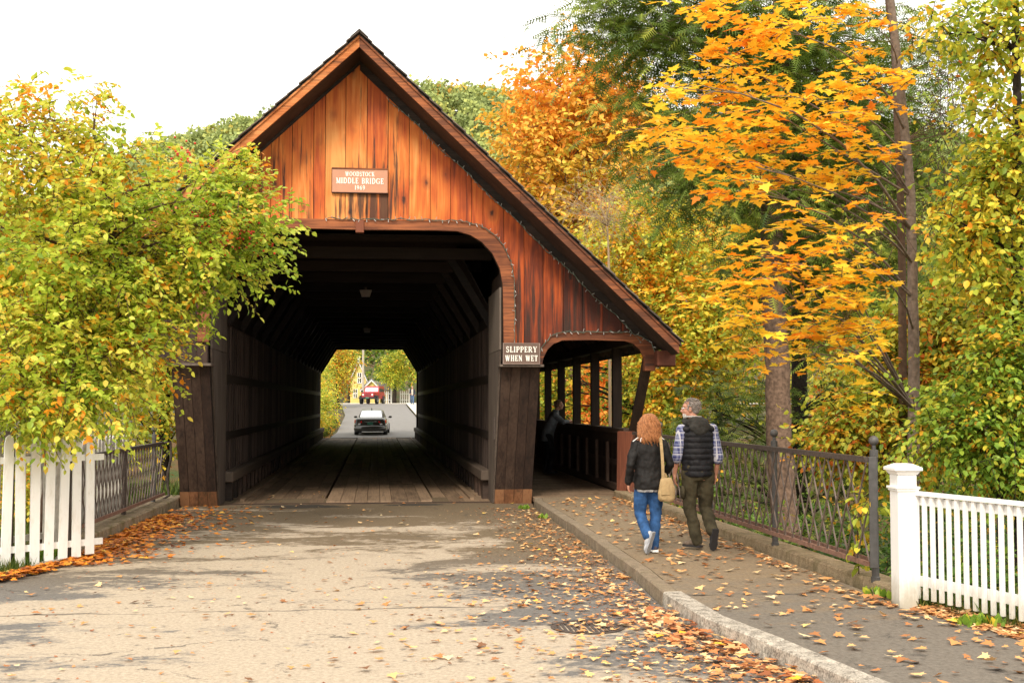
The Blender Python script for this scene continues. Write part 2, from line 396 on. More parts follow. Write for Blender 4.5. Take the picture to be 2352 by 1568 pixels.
def gable_mat():
    """orange pine boards: blond in the middle of the gable, redder outside, black weather streaks, knots"""
    m, nt, b, _ = newmat('gable_boards'); N = NT(nt)
    r = N.attr(); co_ = N.coord(); o = N.sep(co_)
    P = N.comb(N.m('ADD', o[0], N.m('MULTIPLY', r, 37.0)), o[1], N.m('ADD', o[2], N.m('MULTIPLY', r, 91.0)))
    grain = N.noise(N.mapping(P, (30, 30, .8)), 1, 4, .6, .8)
    rings = N.noise(N.mapping(P, (7, 7, .55)), 1, 3, .5, 1.6)
    blot = N.noise(N.mapping(P, (2.2, 2.2, 1.1)), 1, 3, .5)
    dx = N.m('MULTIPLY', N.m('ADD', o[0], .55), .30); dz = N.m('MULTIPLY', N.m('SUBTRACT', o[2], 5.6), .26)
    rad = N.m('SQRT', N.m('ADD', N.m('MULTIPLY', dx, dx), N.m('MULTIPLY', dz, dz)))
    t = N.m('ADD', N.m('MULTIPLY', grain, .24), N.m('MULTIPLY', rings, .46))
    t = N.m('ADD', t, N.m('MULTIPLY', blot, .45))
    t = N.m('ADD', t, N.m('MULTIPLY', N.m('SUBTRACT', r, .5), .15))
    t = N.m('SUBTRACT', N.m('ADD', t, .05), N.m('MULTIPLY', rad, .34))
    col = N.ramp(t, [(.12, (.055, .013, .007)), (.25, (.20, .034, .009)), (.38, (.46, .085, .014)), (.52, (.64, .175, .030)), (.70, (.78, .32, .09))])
    # knots with a dark heart and cathedral halo
    kv = N.mapping(P, (2.6, 2.6, 1.5)); wob = N.noise(N.mapping(P, (9, 9, 9)), 1, 2)
    v = N.m('ADD', N.voro(kv, 1), N.m('MULTIPLY', N.m('SUBTRACT', wob, .5), .16))
    col = N.mix(N.m('MULTIPLY', N.ramp(v, [(.06, 1.0), (.27, 0.0)]), .6), col, (.16, .034, .012))
    col = N.mix(N.m('MULTIPLY', N.ramp(v, [(.05, 1.0), (.11, 0.0)]), .9), col, (.025, .012, .01))
    # long black weather streaks
    st = N.noise(N.mapping(P, (10, 10, .42)), 1, 5, .7, .3)
    st2 = N.noise(N.mapping(co_, (1.1, 1, .35)), 1, 2)
    s1 = N.m('ADD', st, N.m('MULTIPLY', N.m('SUBTRACT', st2, .5), .55))
    low = N.ramp(o[2], [(0, 0.0), (1, 0.0)])
    # streaks gather above the arch trim and below and right of the sign
    def win(x, a, b_, s): return N.m('MULTIPLY', N.m('SMOOTH_MIN', 1.0, N.m('MULTIPLY', N.m('MAXIMUM', N.m('SUBTRACT', x, a), 0.0), 1 / s), .05), N.m('SMOOTH_MIN', 1.0, N.m('MULTIPLY', N.m('MAXIMUM', N.m('SUBTRACT', b_, x), 0.0), 1 / s), .05))
    zone = N.m('MULTIPLY', win(o[0], -.85, .75, .25), win(o[2], 4.7, 6.25, .5))
    zone = N.m('MAXIMUM', zone, N.m('MULTIPLY', win(o[0], 1.9, 4.0, .6), win(o[2], 2.6, 4.7, .5)))
    s1 = N.m('ADD', s1, N.m('MULTIPLY', zone, .085))
    col = N.mix(N.m('MULTIPLY', N.ramp(s1, [(.57, 0.0), (.67, 1.0)]), .9), col, (.032, .017, .012))
    N.set(b.inputs['Base Color'], col); b.inputs['Roughness'].default_value = .6; b.inputs['Specular IOR Level'].default_value = .3
    N.set(b.inputs['Normal'], N.bump(grain, .4, .004)); return m
M_gable = gable_mat()

def road_mat(walk=False):
    m, nt, b, _ = newmat('sidewalk_asphalt' if walk else 'road_asphalt'); N = NT(nt)
    c = N.coord(); o = N.sep(c)
    fine = N.ramp(N.noise(c, 26, 9, .85), [(.34, 0.0), (.66, 1.0)]); spk = N.voro(c, 120); med = N.noise(N.mapping(c, (1, 1.6, 1)), 7, 9, .72)
    big = N.noise(N.mapping(c, (.45, .85, 1)), 1, 8, .6, .6)
    big2 = N.noise(N.mapping(c, (1.5, 2.6, 1), (5, 9, 0)), 1, 9, .7, .4)
    dark = N.mix(fine, (.075, .069, .065), (.215, .198, .182))
    pale = N.mix(fine, (.25, .20, .148), (.56, .465, .355))
    brown = N.mix(fine, (.085, .062, .038), (.22, .162, .10))
    if walk:
        near = N.ramp(N.m('ADD', o[1], N.m('MULTIPLY', big, 1.2)), [(0, 0.0), (1, 1.0)])
        d = N.m('SUBTRACT', o[1], 11.2)
        f = N.m('ADD', N.m('MULTIPLY', d, .16), N.m('SUBTRACT', big2, .1))
        col = N.mix(N.ramp(f, [(.15, 0.0), (.55, 1.0)]), N.mix(fine, (.085, .073, .060), (.225, .193, .158)), N.mix(fine, (.135, .098, .060), (.31, .232, .150)))
        ck = N.m('ABSOLUTE', N.m('SUBTRACT', o[1], N.m('ADD', 10.75, N.m('MULTIPLY', N.noise(N.mapping(c, (2, .1, 1)), 1, 4), .35))))
    else:
        # pale dried worn lane in the middle, damp dark asphalt in patches and by the kerb, brown toward the bridge: damp, plus portal and tree shade put into the colour
        ax = N.m('ABSOLUTE', N.m('ADD', o[0], .85))
        fx = N.m('MULTIPLY', N.m('SUBTRACT', N.m('ADD', 2.3, N.m('MULTIPLY', N.m('MAXIMUM', N.m('SUBTRACT', 13.5, o[1]), 0.0), .20)), ax), .26)
        fy = N.m('MULTIPLY', N.m('SUBTRACT', 19.0, o[1]), .085)
        f = N.m('ADD', N.m('MINIMUM', fx, fy), N.m('MULTIPLY', N.m('SUBTRACT', big, .5), 2.7))
        f = N.m('ADD', f, N.m('MULTIPLY', N.m('SUBTRACT', big2, .5), .95))
        f = N.m('ADD', f, N.m('MULTIPLY', N.m('SUBTRACT', med, .5), 1.3))
        nearb = N.ramp(N.m('MULTIPLY', N.m('SUBTRACT', o[1], 12.0), .1), [(0, 0.0), (.35, 1.0)])
        f = N.m('ADD', f, -.10)
        base = N.mix(nearb, dark, brown)
        col = N.mix(N.ramp(f, [(.0, 0.0), (.07, .55), (.26, 1.0)]), base, pale)
        ck = N.m('ABSOLUTE', N.m('SUBTRACT', o[1], N.m('ADD', 11.0, N.m('MULTIPLY', N.noise(N.mapping(c, (1.2, .1, 1)), 1, 5), .45))))
        sp = N.ramp(N.noise(N.mapping(c, (7, 7, 1)), 1, 3, .5), [(.66, 0.0), (.70, .7)])
        col = N.mix(sp, col, (.12, .105, .09))
        # black tar patches where the road meets the deck
        def patch(cx_, cy_, rx_, ry_):
            a1 = N.m('MULTIPLY', N.m('SUBTRACT', o[0], cx_), 1 / rx_); a2 = N.m('MULTIPLY', N.m('SUBTRACT', o[1], cy_), 1 / ry_)
            d_ = N.m('ADD', N.m('ADD', N.m('MULTIPLY', a1, a1), N.m('MULTIPLY', a2, a2)), N.m('MULTIPLY', N.m('SUBTRACT', big2, .5), 3.0)); return N.ramp(d_, [(.85, 1.0), (1.0, 0.0)])
        tar = N.m('MAXIMUM', patch(-1.3, 22.35, .75, .38), patch(.75, 22.5, .6, .25))
        col = N.mix(N.m('MULTIPLY', tar, .8), col, (.035, .032, .03))
    thick = N.m('MULTIPLY', N.m('MAXIMUM', N.m('SUBTRACT', N.noise(N.mapping(c, (.9, .1, 1), (3, 0, 0)), 1, 4), .42), 0.0), .20)
    cm = N.m('LESS_THAN', ck, N.m('ADD', thick, .004))
    vc = N.voro(N.mapping(N.comb(N.m('ADD', o[0], N.m('MULTIPLY', med, .5)), N.m('ADD', o[1], N.m('MULTIPLY', big2, .8)), 0.0), (.55, .38, 1)), 1, 'DISTANCE_TO_EDGE')
    cm2 = N.m('LESS_THAN', vc, N.m('MULTIPLY', N.m('MAXIMUM', N.m('SUBTRACT', big2, .50), 0.0), .06))
    cr = N.m('MAXIMUM', cm, cm2)
    col = N.mix(N.m('MULTIPLY', cr, .7), col, (.05, .044, .04))
    N.set(b.inputs['Base Color'], col)
    N.set(b.inputs['Roughness'], .85); b.inputs['Specular IOR Level'].default_value = .3
    h = N.m('SUBTRACT', N.m('ADD', N.m('MULTIPLY', fine, .6), N.m('MULTIPLY', spk, .5)), N.m('MULTIPLY', cr, 1.5))
    N.set(b.inputs['Normal'], N.bump(h, .55, .008)); return m
M_road = road_mat(); M_walk = road_mat(True)
M_farroad = plain('far_asphalt', (.19, .18, .175), .85, 0, .12, 3)
M_pale = plain('pale_concrete', (.58, .54, .47), .9, 0, .15, 3)

def stone_mat(name, a, b_, moss=0.0):
    m, nt, b, _ = newmat(name); N = NT(nt); c = N.coord()
    n1 = N.noise(c, 9, 6, .7); n2 = N.noise(c, 55, 6, .8)
    col = N.mix(N.ramp(N.m('ADD', N.m('MULTIPLY', n1, .4), N.m('MULTIPLY', n2, .6)), [(.40, 0.0), (.6, 1.0)]), a, b_)
    if moss: col = N.mix(N.ramp(N.noise(c, 3.3, 5, .7), [(.5, 0.0), (.62, moss)]), col, (.10, .085, .03))
    N.set(b.inputs['Base Color'], col); b.inputs['Roughness'].default_value = .9; b.inputs['Specular IOR Level'].default_value = .25
    N.set(b.inputs['Normal'], N.bump(n1, .5, .02)); return m
M_granite = stone_mat('granite', (.10, .086, .072), (.56, .50, .42))
M_kerb = stone_mat('brown_kerb', (.13, .10, .07), (.30, .235, .165), .2)
M_tanc = stone_mat('tan_concrete', (.17, .12, .07), (.42, .32, .20), .45)
M_conc = stone_mat('mossy_concrete', (.13, .10, .07), (.33, .25, .16), .7)

def terrain_mat():
    m, nt, b, _ = newmat('ground_cover'); N = NT(nt); c = N.coord()
    n = N.noise(c, .8, 6, .65); f = N.noise(c, 14, 5, .7)
    g = N.mix(f, (.020, .034, .008), (.065, .09, .018)); l = N.mix(f, (.06, .034, .015), (.15, .08, .03))
    col = N.mix(N.ramp(n, [(.42, 0.0), (.6, 1.0)]), g, l)
    N.set(b.inputs['Base Color'], col); b.inputs['Roughness'].default_value = .95; N.set(b.inputs['Normal'], N.bump(f, .6, .05)); return m
M_ter = terrain_mat()
def white_mat():
    m, nt, b, _ = newmat('white_paint'); N = NT(nt); c = N.coord()
    n = N.noise(N.mapping(c, (9, 9, 3)), 1, 6, .7); o = N.sep(c)
    col = N.mix(N.ramp(n, [(.5, 0.0), (.8, 1.0)]), (.80, .79, .76), (.62, .58, .50))
    col = N.mix(N.ramp(N.noise(N.mapping(c, (30, 30, 8)), 1, 4, .7), [(.68, 0.0), (.74, .7)]), col, (.36, .28, .2))
    N.set(b.inputs['Base Color'], col); b.inputs['Roughness'].default_value = .5; return m
M_white = white_mat()
def fresh_mat():
    m, nt, b, _ = newmat('fresh_white_paint'); N = NT(nt); c = N.coord(); o = N.sep(c)
    n = N.noise(N.mapping(c, (14, 14, 5)), 1, 7, .75); g_ = N.noise(N.mapping(c, (60, 60, 3)), 1, 4, .7)
    col = N.mix(g_, (.72, .71, .69), (.86, .85, .83))
    low_ = N.m('MULTIPLY', N.m('SUBTRACT', .52, o[2]), 1.6)
    d_ = N.ramp(N.m('ADD', N.m('MULTIPLY', n, .8), low_), [(.62, 0.0), (1.0, .75)])
    col = N.mix(d_, col, (.36, .33, .24))
    col = N.mix(N.ramp(n, [(.66, 0.0), (.74, .5)]), col, (.55, .52, .45))
    N.set(b.inputs['Base Color'], col); b.inputs['Roughness'].default_value = .45; N.set(b.inputs['Normal'], N.bump(g_, .25, .003)); return m
M_whitefresh = fresh_mat()

# ================================================================== TERRAIN
def sm(a, b, x):
    t = min(1, max(0, (x - a) / (b - a))); return t * t * (3 - 2 * t)
RIDGE = [(-400, 8), (-200, 14), (-110, 31), (-80, 43), (-55, 56), (-24, 65.5), (0, 72), (9, 73.5), (33, 71.5), (80, 67), (140, 66), (200, 53), (400, 40), (700, 20)]
def lerpt(T, x):
    if x <= T[0][0]: return T[0][1]
    for (a, p), (b, q) in zip(T, T[1:]):
        if x <= b: return p + (q - p) * (x - a) / (b - a)
    return T[-1][1]
def hgt(x, y):
    z = -.06
    z -= 4.5 * sm(24.5, 31, y) * (1 - sm(57, 64, y))
    if x > 4.85: z -= (2.6 * sm(4.85, 8.5, x)) * sm(10.2, 11.5, y) * (1 - sm(24, 31, y)) * (1)
    if x > 4.3: z += .15 * sm(4.3, 4.7, x) * (1 - sm(10.3, 10.9, y))
    if x < -4.4: z -= 1.2 * sm(-4.4, -7, -(-x) if 0 else x * 1.0) if 0 else .9 * (sm(4.4, 8, -x)) * sm(17, 22, y) * (1 - sm(24, 31, y))
    z += 1.78 * sm(0, 1, (y - 68) / 58) if 0 else 0
    if y > 68: z += 1.80 * min(1, (y - 68) / 56)
    rz = lerpt(RIDGE, x * 300 / max(y, 200))
    if y > 170: z += rz * sm(165, 305, y) - rz * .35 * sm(320, 600, y)
    return z
def far_z(y): return 1.80 * min(1, max(0, (y - 68) / 56))
def axis(lo, hi, fine, flo, fhi, g=1.18):
    a = [flo]
    while a[-1] < fhi: a.append(a[-1] + fine)
    s = fine; b = [a[-1]]
    while b[-1] < hi: s *= g; b.append(b[-1] + s)
    s = fine; c = [flo]
    while c[-1] > lo: s *= g; c.append(c[-1] - s)
    return list(reversed(c[1:])) + a + b[1:]
XS = axis(-900, 900, .8, -12, 14); YS = axis(-60, 1500, .8, 8, 34, 1.07)
mb = MB(); nx = len(XS)
vs = [(x, y, hgt(x, y)) for y in YS for x in XS]
fs = [(j * nx + i, j * nx + i + 1, (j + 1) * nx + i + 1, (j + 1) * nx + i) for j in range(len(YS) - 1) for i in range(nx - 1)]
mb.add(vs, fs); tag(mb.build('ground', M_ter, None, True), kind='structure')

def sheet(name, poly, z, mat, thick=0):
    mb = MB(); n = len(poly)
    if thick:
        mb.add([(x, y, z) for x, y in poly] + [(x, y, z - thick) for x, y in poly], [tuple(range(n)), tuple(reversed(range(n, 2 * n)))] + [((i + 1) % n, i, i + n, (i + 1) % n + n) for i in range(n)])
    else: mb.add([(x, y, z) for x, y in poly], [tuple(range(n))])
    return tag(mb.build(name, mat), kind='structure')
KERB = [(2.90, 22.4), (2.82, 21.7), (2.80, 17), (2.71, 12.6), (2.62, 11.1), (2.64, 9.8), (2.82, 8.74), (2.98, 7.5), (3.2, 6.2), (3.6, 4.5), (4.5, 3.0), (8, 1.4), (30, 0)]
LEFT = [(-3.42, 23.3), (-3.5, 20), (-3.56, 17), (-3.58, 15.2), (-3.72, 13.9), (-4.1, 13.0), (-5.0, 12.3), (-8, 11.6), (-30, 11)]
road = [(-2.9, 24.2)] + LEFT + [(-30, -40), (30, -40)] + list(reversed(KERB)) + [(2.9, 24.2)]
sheet('road', road, 0.0, M_road)
WALKR = [(30, 2.2), (9, 3.2), (6.4, 4.6), (5.4, 5.9), (4.76, 8.58), (4.62, 9.31), (4.45, 10.05), (4.5, 10.6), (4.52, 11.0), (4.46, 16), (4.42, 22.7)]
def inset(poly, d):
    out = []
    for i, (x, y) in enumerate(poly):
        a = poly[max(0, i - 1)]; b = poly[min(len(poly) - 1, i + 1)]
        t = Vector((b[0] - a[0], b[1] - a[1])).normalized(); out.append((x - t.y * d, y + t.x * d))
    return out
KI = inset(KERB, .17)
sheet('sidewalk', KI[0:1] + KI[1:] + WALKR, 0.120, M_walk, .3)
# kerb: brown concrete edge near the bridge, granite blocks nearer
def kerbstone(mb, a, b, ai, bi, z0, z1, jit=.006):
    z1a = z1 + rnd.uniform(-jit, jit)
    bx = .02
    mb.hexa([(a[0], a[1], z0), (b[0], b[1], z0), (bi[0], bi[1], z0), (ai[0], ai[1], z0)],
            [(a[0] + bx, a[1], z1a), (b[0] + bx, b[1], z1a), (bi[0], bi[1], z1a), (ai[0], ai[1], z1a)])
def resample(pl, step):
    out = [Vector(pl[0])]; 
    for a, b in zip(pl, pl[1:]):
        a = Vector(a); b = Vector(b); n = max(1, round((b - a).length / step))
        for i in range(1, n + 1): out.append(a.lerp(b, i / n))
    return out
mb = MB(); seg = resample(KERB[:5] , .9); si = resample(KI[:5], .9)
for i in range(min(len(seg), len(si)) - 1): kerbstone(mb, seg[i], seg[i + 1].lerp(seg[i], .008), si[i], si[i + 1].lerp(si[i], .008), -.2, .124)
tag(mb.build('kerb', M_kerb, bevel=.012), kind='structure')
mb = MB()
import bisect
K2 = resample(KERB[4:], 1.35)
for i in range(len(K2) - 1):
    a, b = K2[i], K2[i + 1]; ai, bi = inset([tuple(a), tuple(b)], .2)
    kerbstone(mb, a, b.lerp(a, .012), ai, (Vector(bi).lerp(Vector(ai), .012)), -.2, .130)
tag(mb.build('kerb_granite', M_granite, bevel=.014), kind='structure')
# curb under the right railing and the low wall stub to the white post
mb = MB()
P0 = [(4.44, 22.7), (4.48, 16.5), (4.56, 11.2), (4.53, 10.31)]
Pq = resample(P0, 1.5)
for a, b in zip(Pq, Pq[1:]):
    mb.hexa([(a.x, a.y, -.6), (b.x, b.y, -.6), (b.x + .34, b.y, -.6), (a.x + .34, a.y, -.6)],
            [(a.x + .03, a.y, .225), (b.x + .03, b.y, .225), (b.x + .33, b.y, .215), (a.x + .33, a.y, .215)])
tag(mb.build('railing_curb', M_tanc, bevel=.02), kind='structure')
# left curb wall under the left railing, low stone edge toward the corner
mb = MB()
for a, b in zip(resample([(-3.46, 23.2), (-3.62, 16.3)], 2.3), resample([(-3.46, 23.2), (-3.62, 16.3)], 2.3)[1:]):
    mb.hexa([(a.x - .4, a.y, -.6), (b.x - .4, b.y, -.6), (b.x, b.y, -.6), (a.x, a.y, -.6)], [(a.x - .38, a.y, .17), (b.x - .38, b.y, .17), (b.x - .03, b.y, .16), (a.x - .03, a.y, .16)])
mb.hexa([(-4.0, 15.7, -.5), (-4.0, 16.25, -.5), (-3.56, 16.25, -.5), (-3.56, 15.7, -.5)], [(-3.98, 15.7, .1), (-3.98, 16.25, .12), (-3.6, 16.25, .12), (-3.6, 15.7, .09)])
tag(mb.build('left_curb_wall', M_conc, bevel=.02), kind='structure')
mb = MB(); LL = resample([p for p in LEFT[3:]], .8); LI = inset([tuple(p) for p in LL], .0)
for a, b in zip(LL[:14], LL[1:15]):
    mb.hexa([(a.x - .16, a.y + .05, -.3), (b.x - .16, b.y + .05, -.3), (b.x, b.y, -.3), (a.x, a.y, -.3)], [(a.x - .16, a.y + .05, .04), (b.x - .16, b.y + .05, .04), (b.x, b.y, .035), (a.x, a.y, .035)])
tag(mb.build('kerb_left', M_granite), kind='structure')
# river and the road beyond
sheet('river', [(-200, 30), (200, 30), (200, 60), (-200, 60)], -4.2, plain('river_water', (.03, .035, .025), .08, 0, .1, 2, .8))
def ribbon(name, L, Rr, mat, dz):
    mb = MB(); vs = []
    for (x0, y0), (x1, y1) in zip(L, Rr): vs += [(x0, y0, far_z(y0) - .02 + dz), (x1, y1, far_z(y1) - .02 + dz)]
    mb.add(vs, [(2 * i, 2 * i + 1, 2 * i + 3, 2 * i + 2) for i in range(len(L) - 1)]); return tag(mb.build(name, mat), kind='structure')
ribbon('road_beyond', [(-2.35, 64.8), (-2.2, 72), (-2.3, 95), (-2.9, 110), (-3.4, 122)], [(2.6, 64.8), (3.0, 72), (3.05, 95), (2.95, 110), (3.0, 122)], M_farroad, .05)
ribbon('crossing_road', [(-60, 121.9), (-4, 121.9), (60, 121.9)], [(-60, 129), (-4, 129), (60, 129)], M_pale, .06)
ribbon('sidewalk_beyond', [(3.05, 66), (3.1, 95), (3.0, 121.8)], [(5.2, 66), (5.2, 95), (5.0, 121.8)], M_pale, .16)

# ================================================================== COVERED BRIDGE
YG, YR, YJ, YE = 21.3, 20.4, 23.4, 65.2
CX = -.3
ROOT = empty('covered_bridge', (CX, YG, 0), 0, 'orange and dark timber covered bridge with a lean-to walkway on its right', 'bridge')
soff = lambda x: 7.78 - .94 * abs(x - CX)
topz = lambda x: 8.11 - .94 * abs(x - CX)
# arch outline in (x,z) at the gable, from the picture's right half, mirrored for the left
outer = [at(u, v, YG) for u, v in [(826, 507), (900, 507), (1000, 508), (1062, 511), (1100, 520), (1130, 538), (1155, 565), (1172, 602), (1180, 645), (1181, 700), (1181, 789)]]
inner = [at(u, v, YG) for u, v in [(826, 529), (900, 529), (1000, 530), (1050, 532), (1080, 541), (1106, 557), (1130, 583), (1147, 617), (1154, 655), (1155, 705), (1156, 789)]]
OUT = [(p.x, p.z) for p in outer]; INN = [(p.x, p.z) for p in inner]
mir = lambda L: [(2 * CX - x, z) for x, z in reversed(L)]
OUTF = mir(OUT)[:-1] + OUT; INNF = mir(INN)[:-1] + INN
wo = [at(u, v, YG) for u, v in [(1236, 838), (1237, 815), (1245, 795), (1262, 775), (1285, 765), (1360, 763), (1440, 765), (1470, 773), (1494, 790), (1503, 815), (1504, 846)]]
wi = [at(u, v, YG) for u, v in [(1243, 842), (1247, 822), (1256, 803), (1270, 790), (1290, 782), (1360, 781), (1432, 783), (1452, 789), (1468, 803), (1477, 822), (1479, 846)]]
WO = [(p.x, p.z) for p in wo]; WI = [(p.x, p.z) for p in wi]
def arch_z(x):
    if x < CX: x = 2 * CX - x
    mid = [((a[0] + b[0]) / 2, (a[1] + b[1]) / 2) for a, b in zip(OUT, INN)]
    if x >= mid[-1][0]: return 2.5
    if x <= mid[0][0]: return mid[0][1]
    z = 2.5
    for (a, p), (b, q) in zip(mid, mid[1:]):
        if a <= x <= b and b > a: z = p + (q - p) * (x - a) / (b - a)
    return z
def low(x):
    if x <= 2.31: return arch_z(x)
    if x < 2.93: return 2.5
    if x < 4.78:
        mid = [((a[0] + b[0]) / 2, (a[1] + b[1]) / 2) for a, b in zip(WO, WI)]
        return lerpt([(a, z) for a, z in mid[1:-1]], x)
    return 2.9
mb = MB(); x = -3.66; bounds = []
while x < 5.0:
    wd = rnd.choice([.36, .34, .38, .37, .35, .20]); bounds.append((x, min(x + wd, 5.0))); x += wd
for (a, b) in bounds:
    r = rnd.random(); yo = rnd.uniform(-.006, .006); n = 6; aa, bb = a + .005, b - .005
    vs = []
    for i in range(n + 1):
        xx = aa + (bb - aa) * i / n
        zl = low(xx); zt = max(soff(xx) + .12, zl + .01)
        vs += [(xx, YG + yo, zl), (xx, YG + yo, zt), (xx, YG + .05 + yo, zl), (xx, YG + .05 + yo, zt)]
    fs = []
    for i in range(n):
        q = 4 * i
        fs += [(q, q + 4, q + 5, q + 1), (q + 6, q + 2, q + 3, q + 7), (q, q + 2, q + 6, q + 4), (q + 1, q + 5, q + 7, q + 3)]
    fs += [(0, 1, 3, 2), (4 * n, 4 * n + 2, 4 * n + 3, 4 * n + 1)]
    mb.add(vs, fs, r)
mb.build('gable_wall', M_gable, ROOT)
mb = MB(); xx = -3.68
for wd in (.33, .31, .19): mb.box(xx, xx + wd - .006, YG - .018, YG - .008, 2.53, 3.72); xx += wd
mb.build('lower_casing', M_pillar, ROOT)
mb = MB(); mb.box(2.33, 2.40, YG - .016, YG - .008, 2.53, 3.35); mb.build('corner_board', M_pillar, ROOT)
mb = MB(); mb.box(-3.6, 2.9, YG + .06, YG + .09, 4.9, 5.9, .3); 
pl = [(-3.3, 4.9), (2.9, 4.9), (4.6, 3.0), (CX, 7.6)]
mb2 = MB(); mb2.prism([(-3.0, 4.95), (2.6, 4.95), (CX, 7.7)], YG + .06, YG + .10); mb2.build('gable_backing', M_darkX, ROOT)
# arch trims
mb = MB(); mb.strip(OUTF, INNF, YG - .075, YG - .012, .55); mb.build('arch_trim', M_trim, ROOT)
mb = MB(); mb.strip(WO, WI, YG - .07, YG - .012, .4); mb.build('walkway_arch_trim', M_trim, ROOT)
a = at(817, 508, YG); b = at(836, 536, YG)
mb = MB(); mb.box(a.x, b.x, YG - .11, YG + .02, b.z, a.z + .01, .8); mb.build('keystone_block', M_endb, ROOT, bevel=.006)
# underside of the arch (returns the depth of the portal back to the jambs)
mb = MB()
for i in range(len(INNF) - 1):
    a, b = INNF[i], INNF[i + 1]
    if min(a[1], b[1]) < 2.4: continue
    n_ = Vector((b[1] - a[1], a[0] - b[0])).normalized() * -.02
    mb.add([(a[0], YG + .0, a[1] + .012), (b[0], YG, b[1] + .012), (b[0], YG + .14, b[1] + .012), (a[0], YG + .14, a[1] + .012)], [(0, 1, 2, 3)], .5)
mb.build('arch_soffit', M_darkY, ROOT)
# rake boards, soffit, roof
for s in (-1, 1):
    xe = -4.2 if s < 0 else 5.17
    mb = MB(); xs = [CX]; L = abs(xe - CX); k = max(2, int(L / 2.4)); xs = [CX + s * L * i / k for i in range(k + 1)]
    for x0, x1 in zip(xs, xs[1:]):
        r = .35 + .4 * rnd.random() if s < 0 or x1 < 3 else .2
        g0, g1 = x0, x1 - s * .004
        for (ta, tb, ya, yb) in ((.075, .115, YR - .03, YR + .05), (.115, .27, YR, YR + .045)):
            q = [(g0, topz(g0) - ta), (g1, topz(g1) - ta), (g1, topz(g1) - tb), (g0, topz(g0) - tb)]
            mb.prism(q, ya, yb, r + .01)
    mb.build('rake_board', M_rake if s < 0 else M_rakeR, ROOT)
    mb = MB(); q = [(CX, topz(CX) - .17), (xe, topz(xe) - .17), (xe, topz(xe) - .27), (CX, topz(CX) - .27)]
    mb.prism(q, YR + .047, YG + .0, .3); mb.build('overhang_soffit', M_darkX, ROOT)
# barge strip on the gable under the soffit on the right
for s in (-1, 1):
    xe = -3.6 if s < 0 else 4.86
    q = [(CX, soff(CX) + .10), (xe, soff(xe) + .10), (xe, soff(xe) - (.0 if s < 0 else .10)), (CX, soff(CX) - (.0 if s < 0 else .10))]
    mb = MB(); mb.prism(q, YG - .035, YG - .01, .1); mb.build('gable_edge_board', M_darkX, ROOT)
for s in (-1, 1):
    xe = -4.2 if s < 0 else 5.2; L = abs(xe - CX); rows = int(L / .19); mb = MB()
    for i in range(rows):
        xa, xb = CX + s * L * i / rows, CX + s * L * (i + 1.12) / rows
        lift = .028
        for c_ in range(2):
            y0 = (YR - .09 + rnd.uniform(-.03, .03)) if c_ == 0 else YR + .6
            y1 = YR + .6 if c_ == 0 else YE + .5
            th = rnd.uniform(.018, .03)
            q = [(xa, topz(xa) - .045), (xb, topz(xb) - .045 + lift), (xb, topz(xb) - .045 + lift + th), (xa, topz(xa) - .045 + th)]
            mb.prism(q if s > 0 else list(reversed(q)), y0, y1)
    q = [(CX, topz(CX) - .05), (xe, topz(xe) - .05), (xe, topz(xe) - .11), (CX, topz(CX) - .11)]
    mb.prism(q, YR - .02, YE + .45, .2)
    rf = mb.build('roof', M_shing, ROOT)
mb = MB()
for i in range(10): mb.prism([(CX - .15, topz(CX) - .13), (CX, topz(CX) + .01), (CX + .15, topz(CX) - .13), (CX, topz(CX) - .03)], YR - .11 + i * 4.5, YR - .11 + i * 4.5 + 4.48)
mb.build('ridge_cap', M_shing, ROOT)
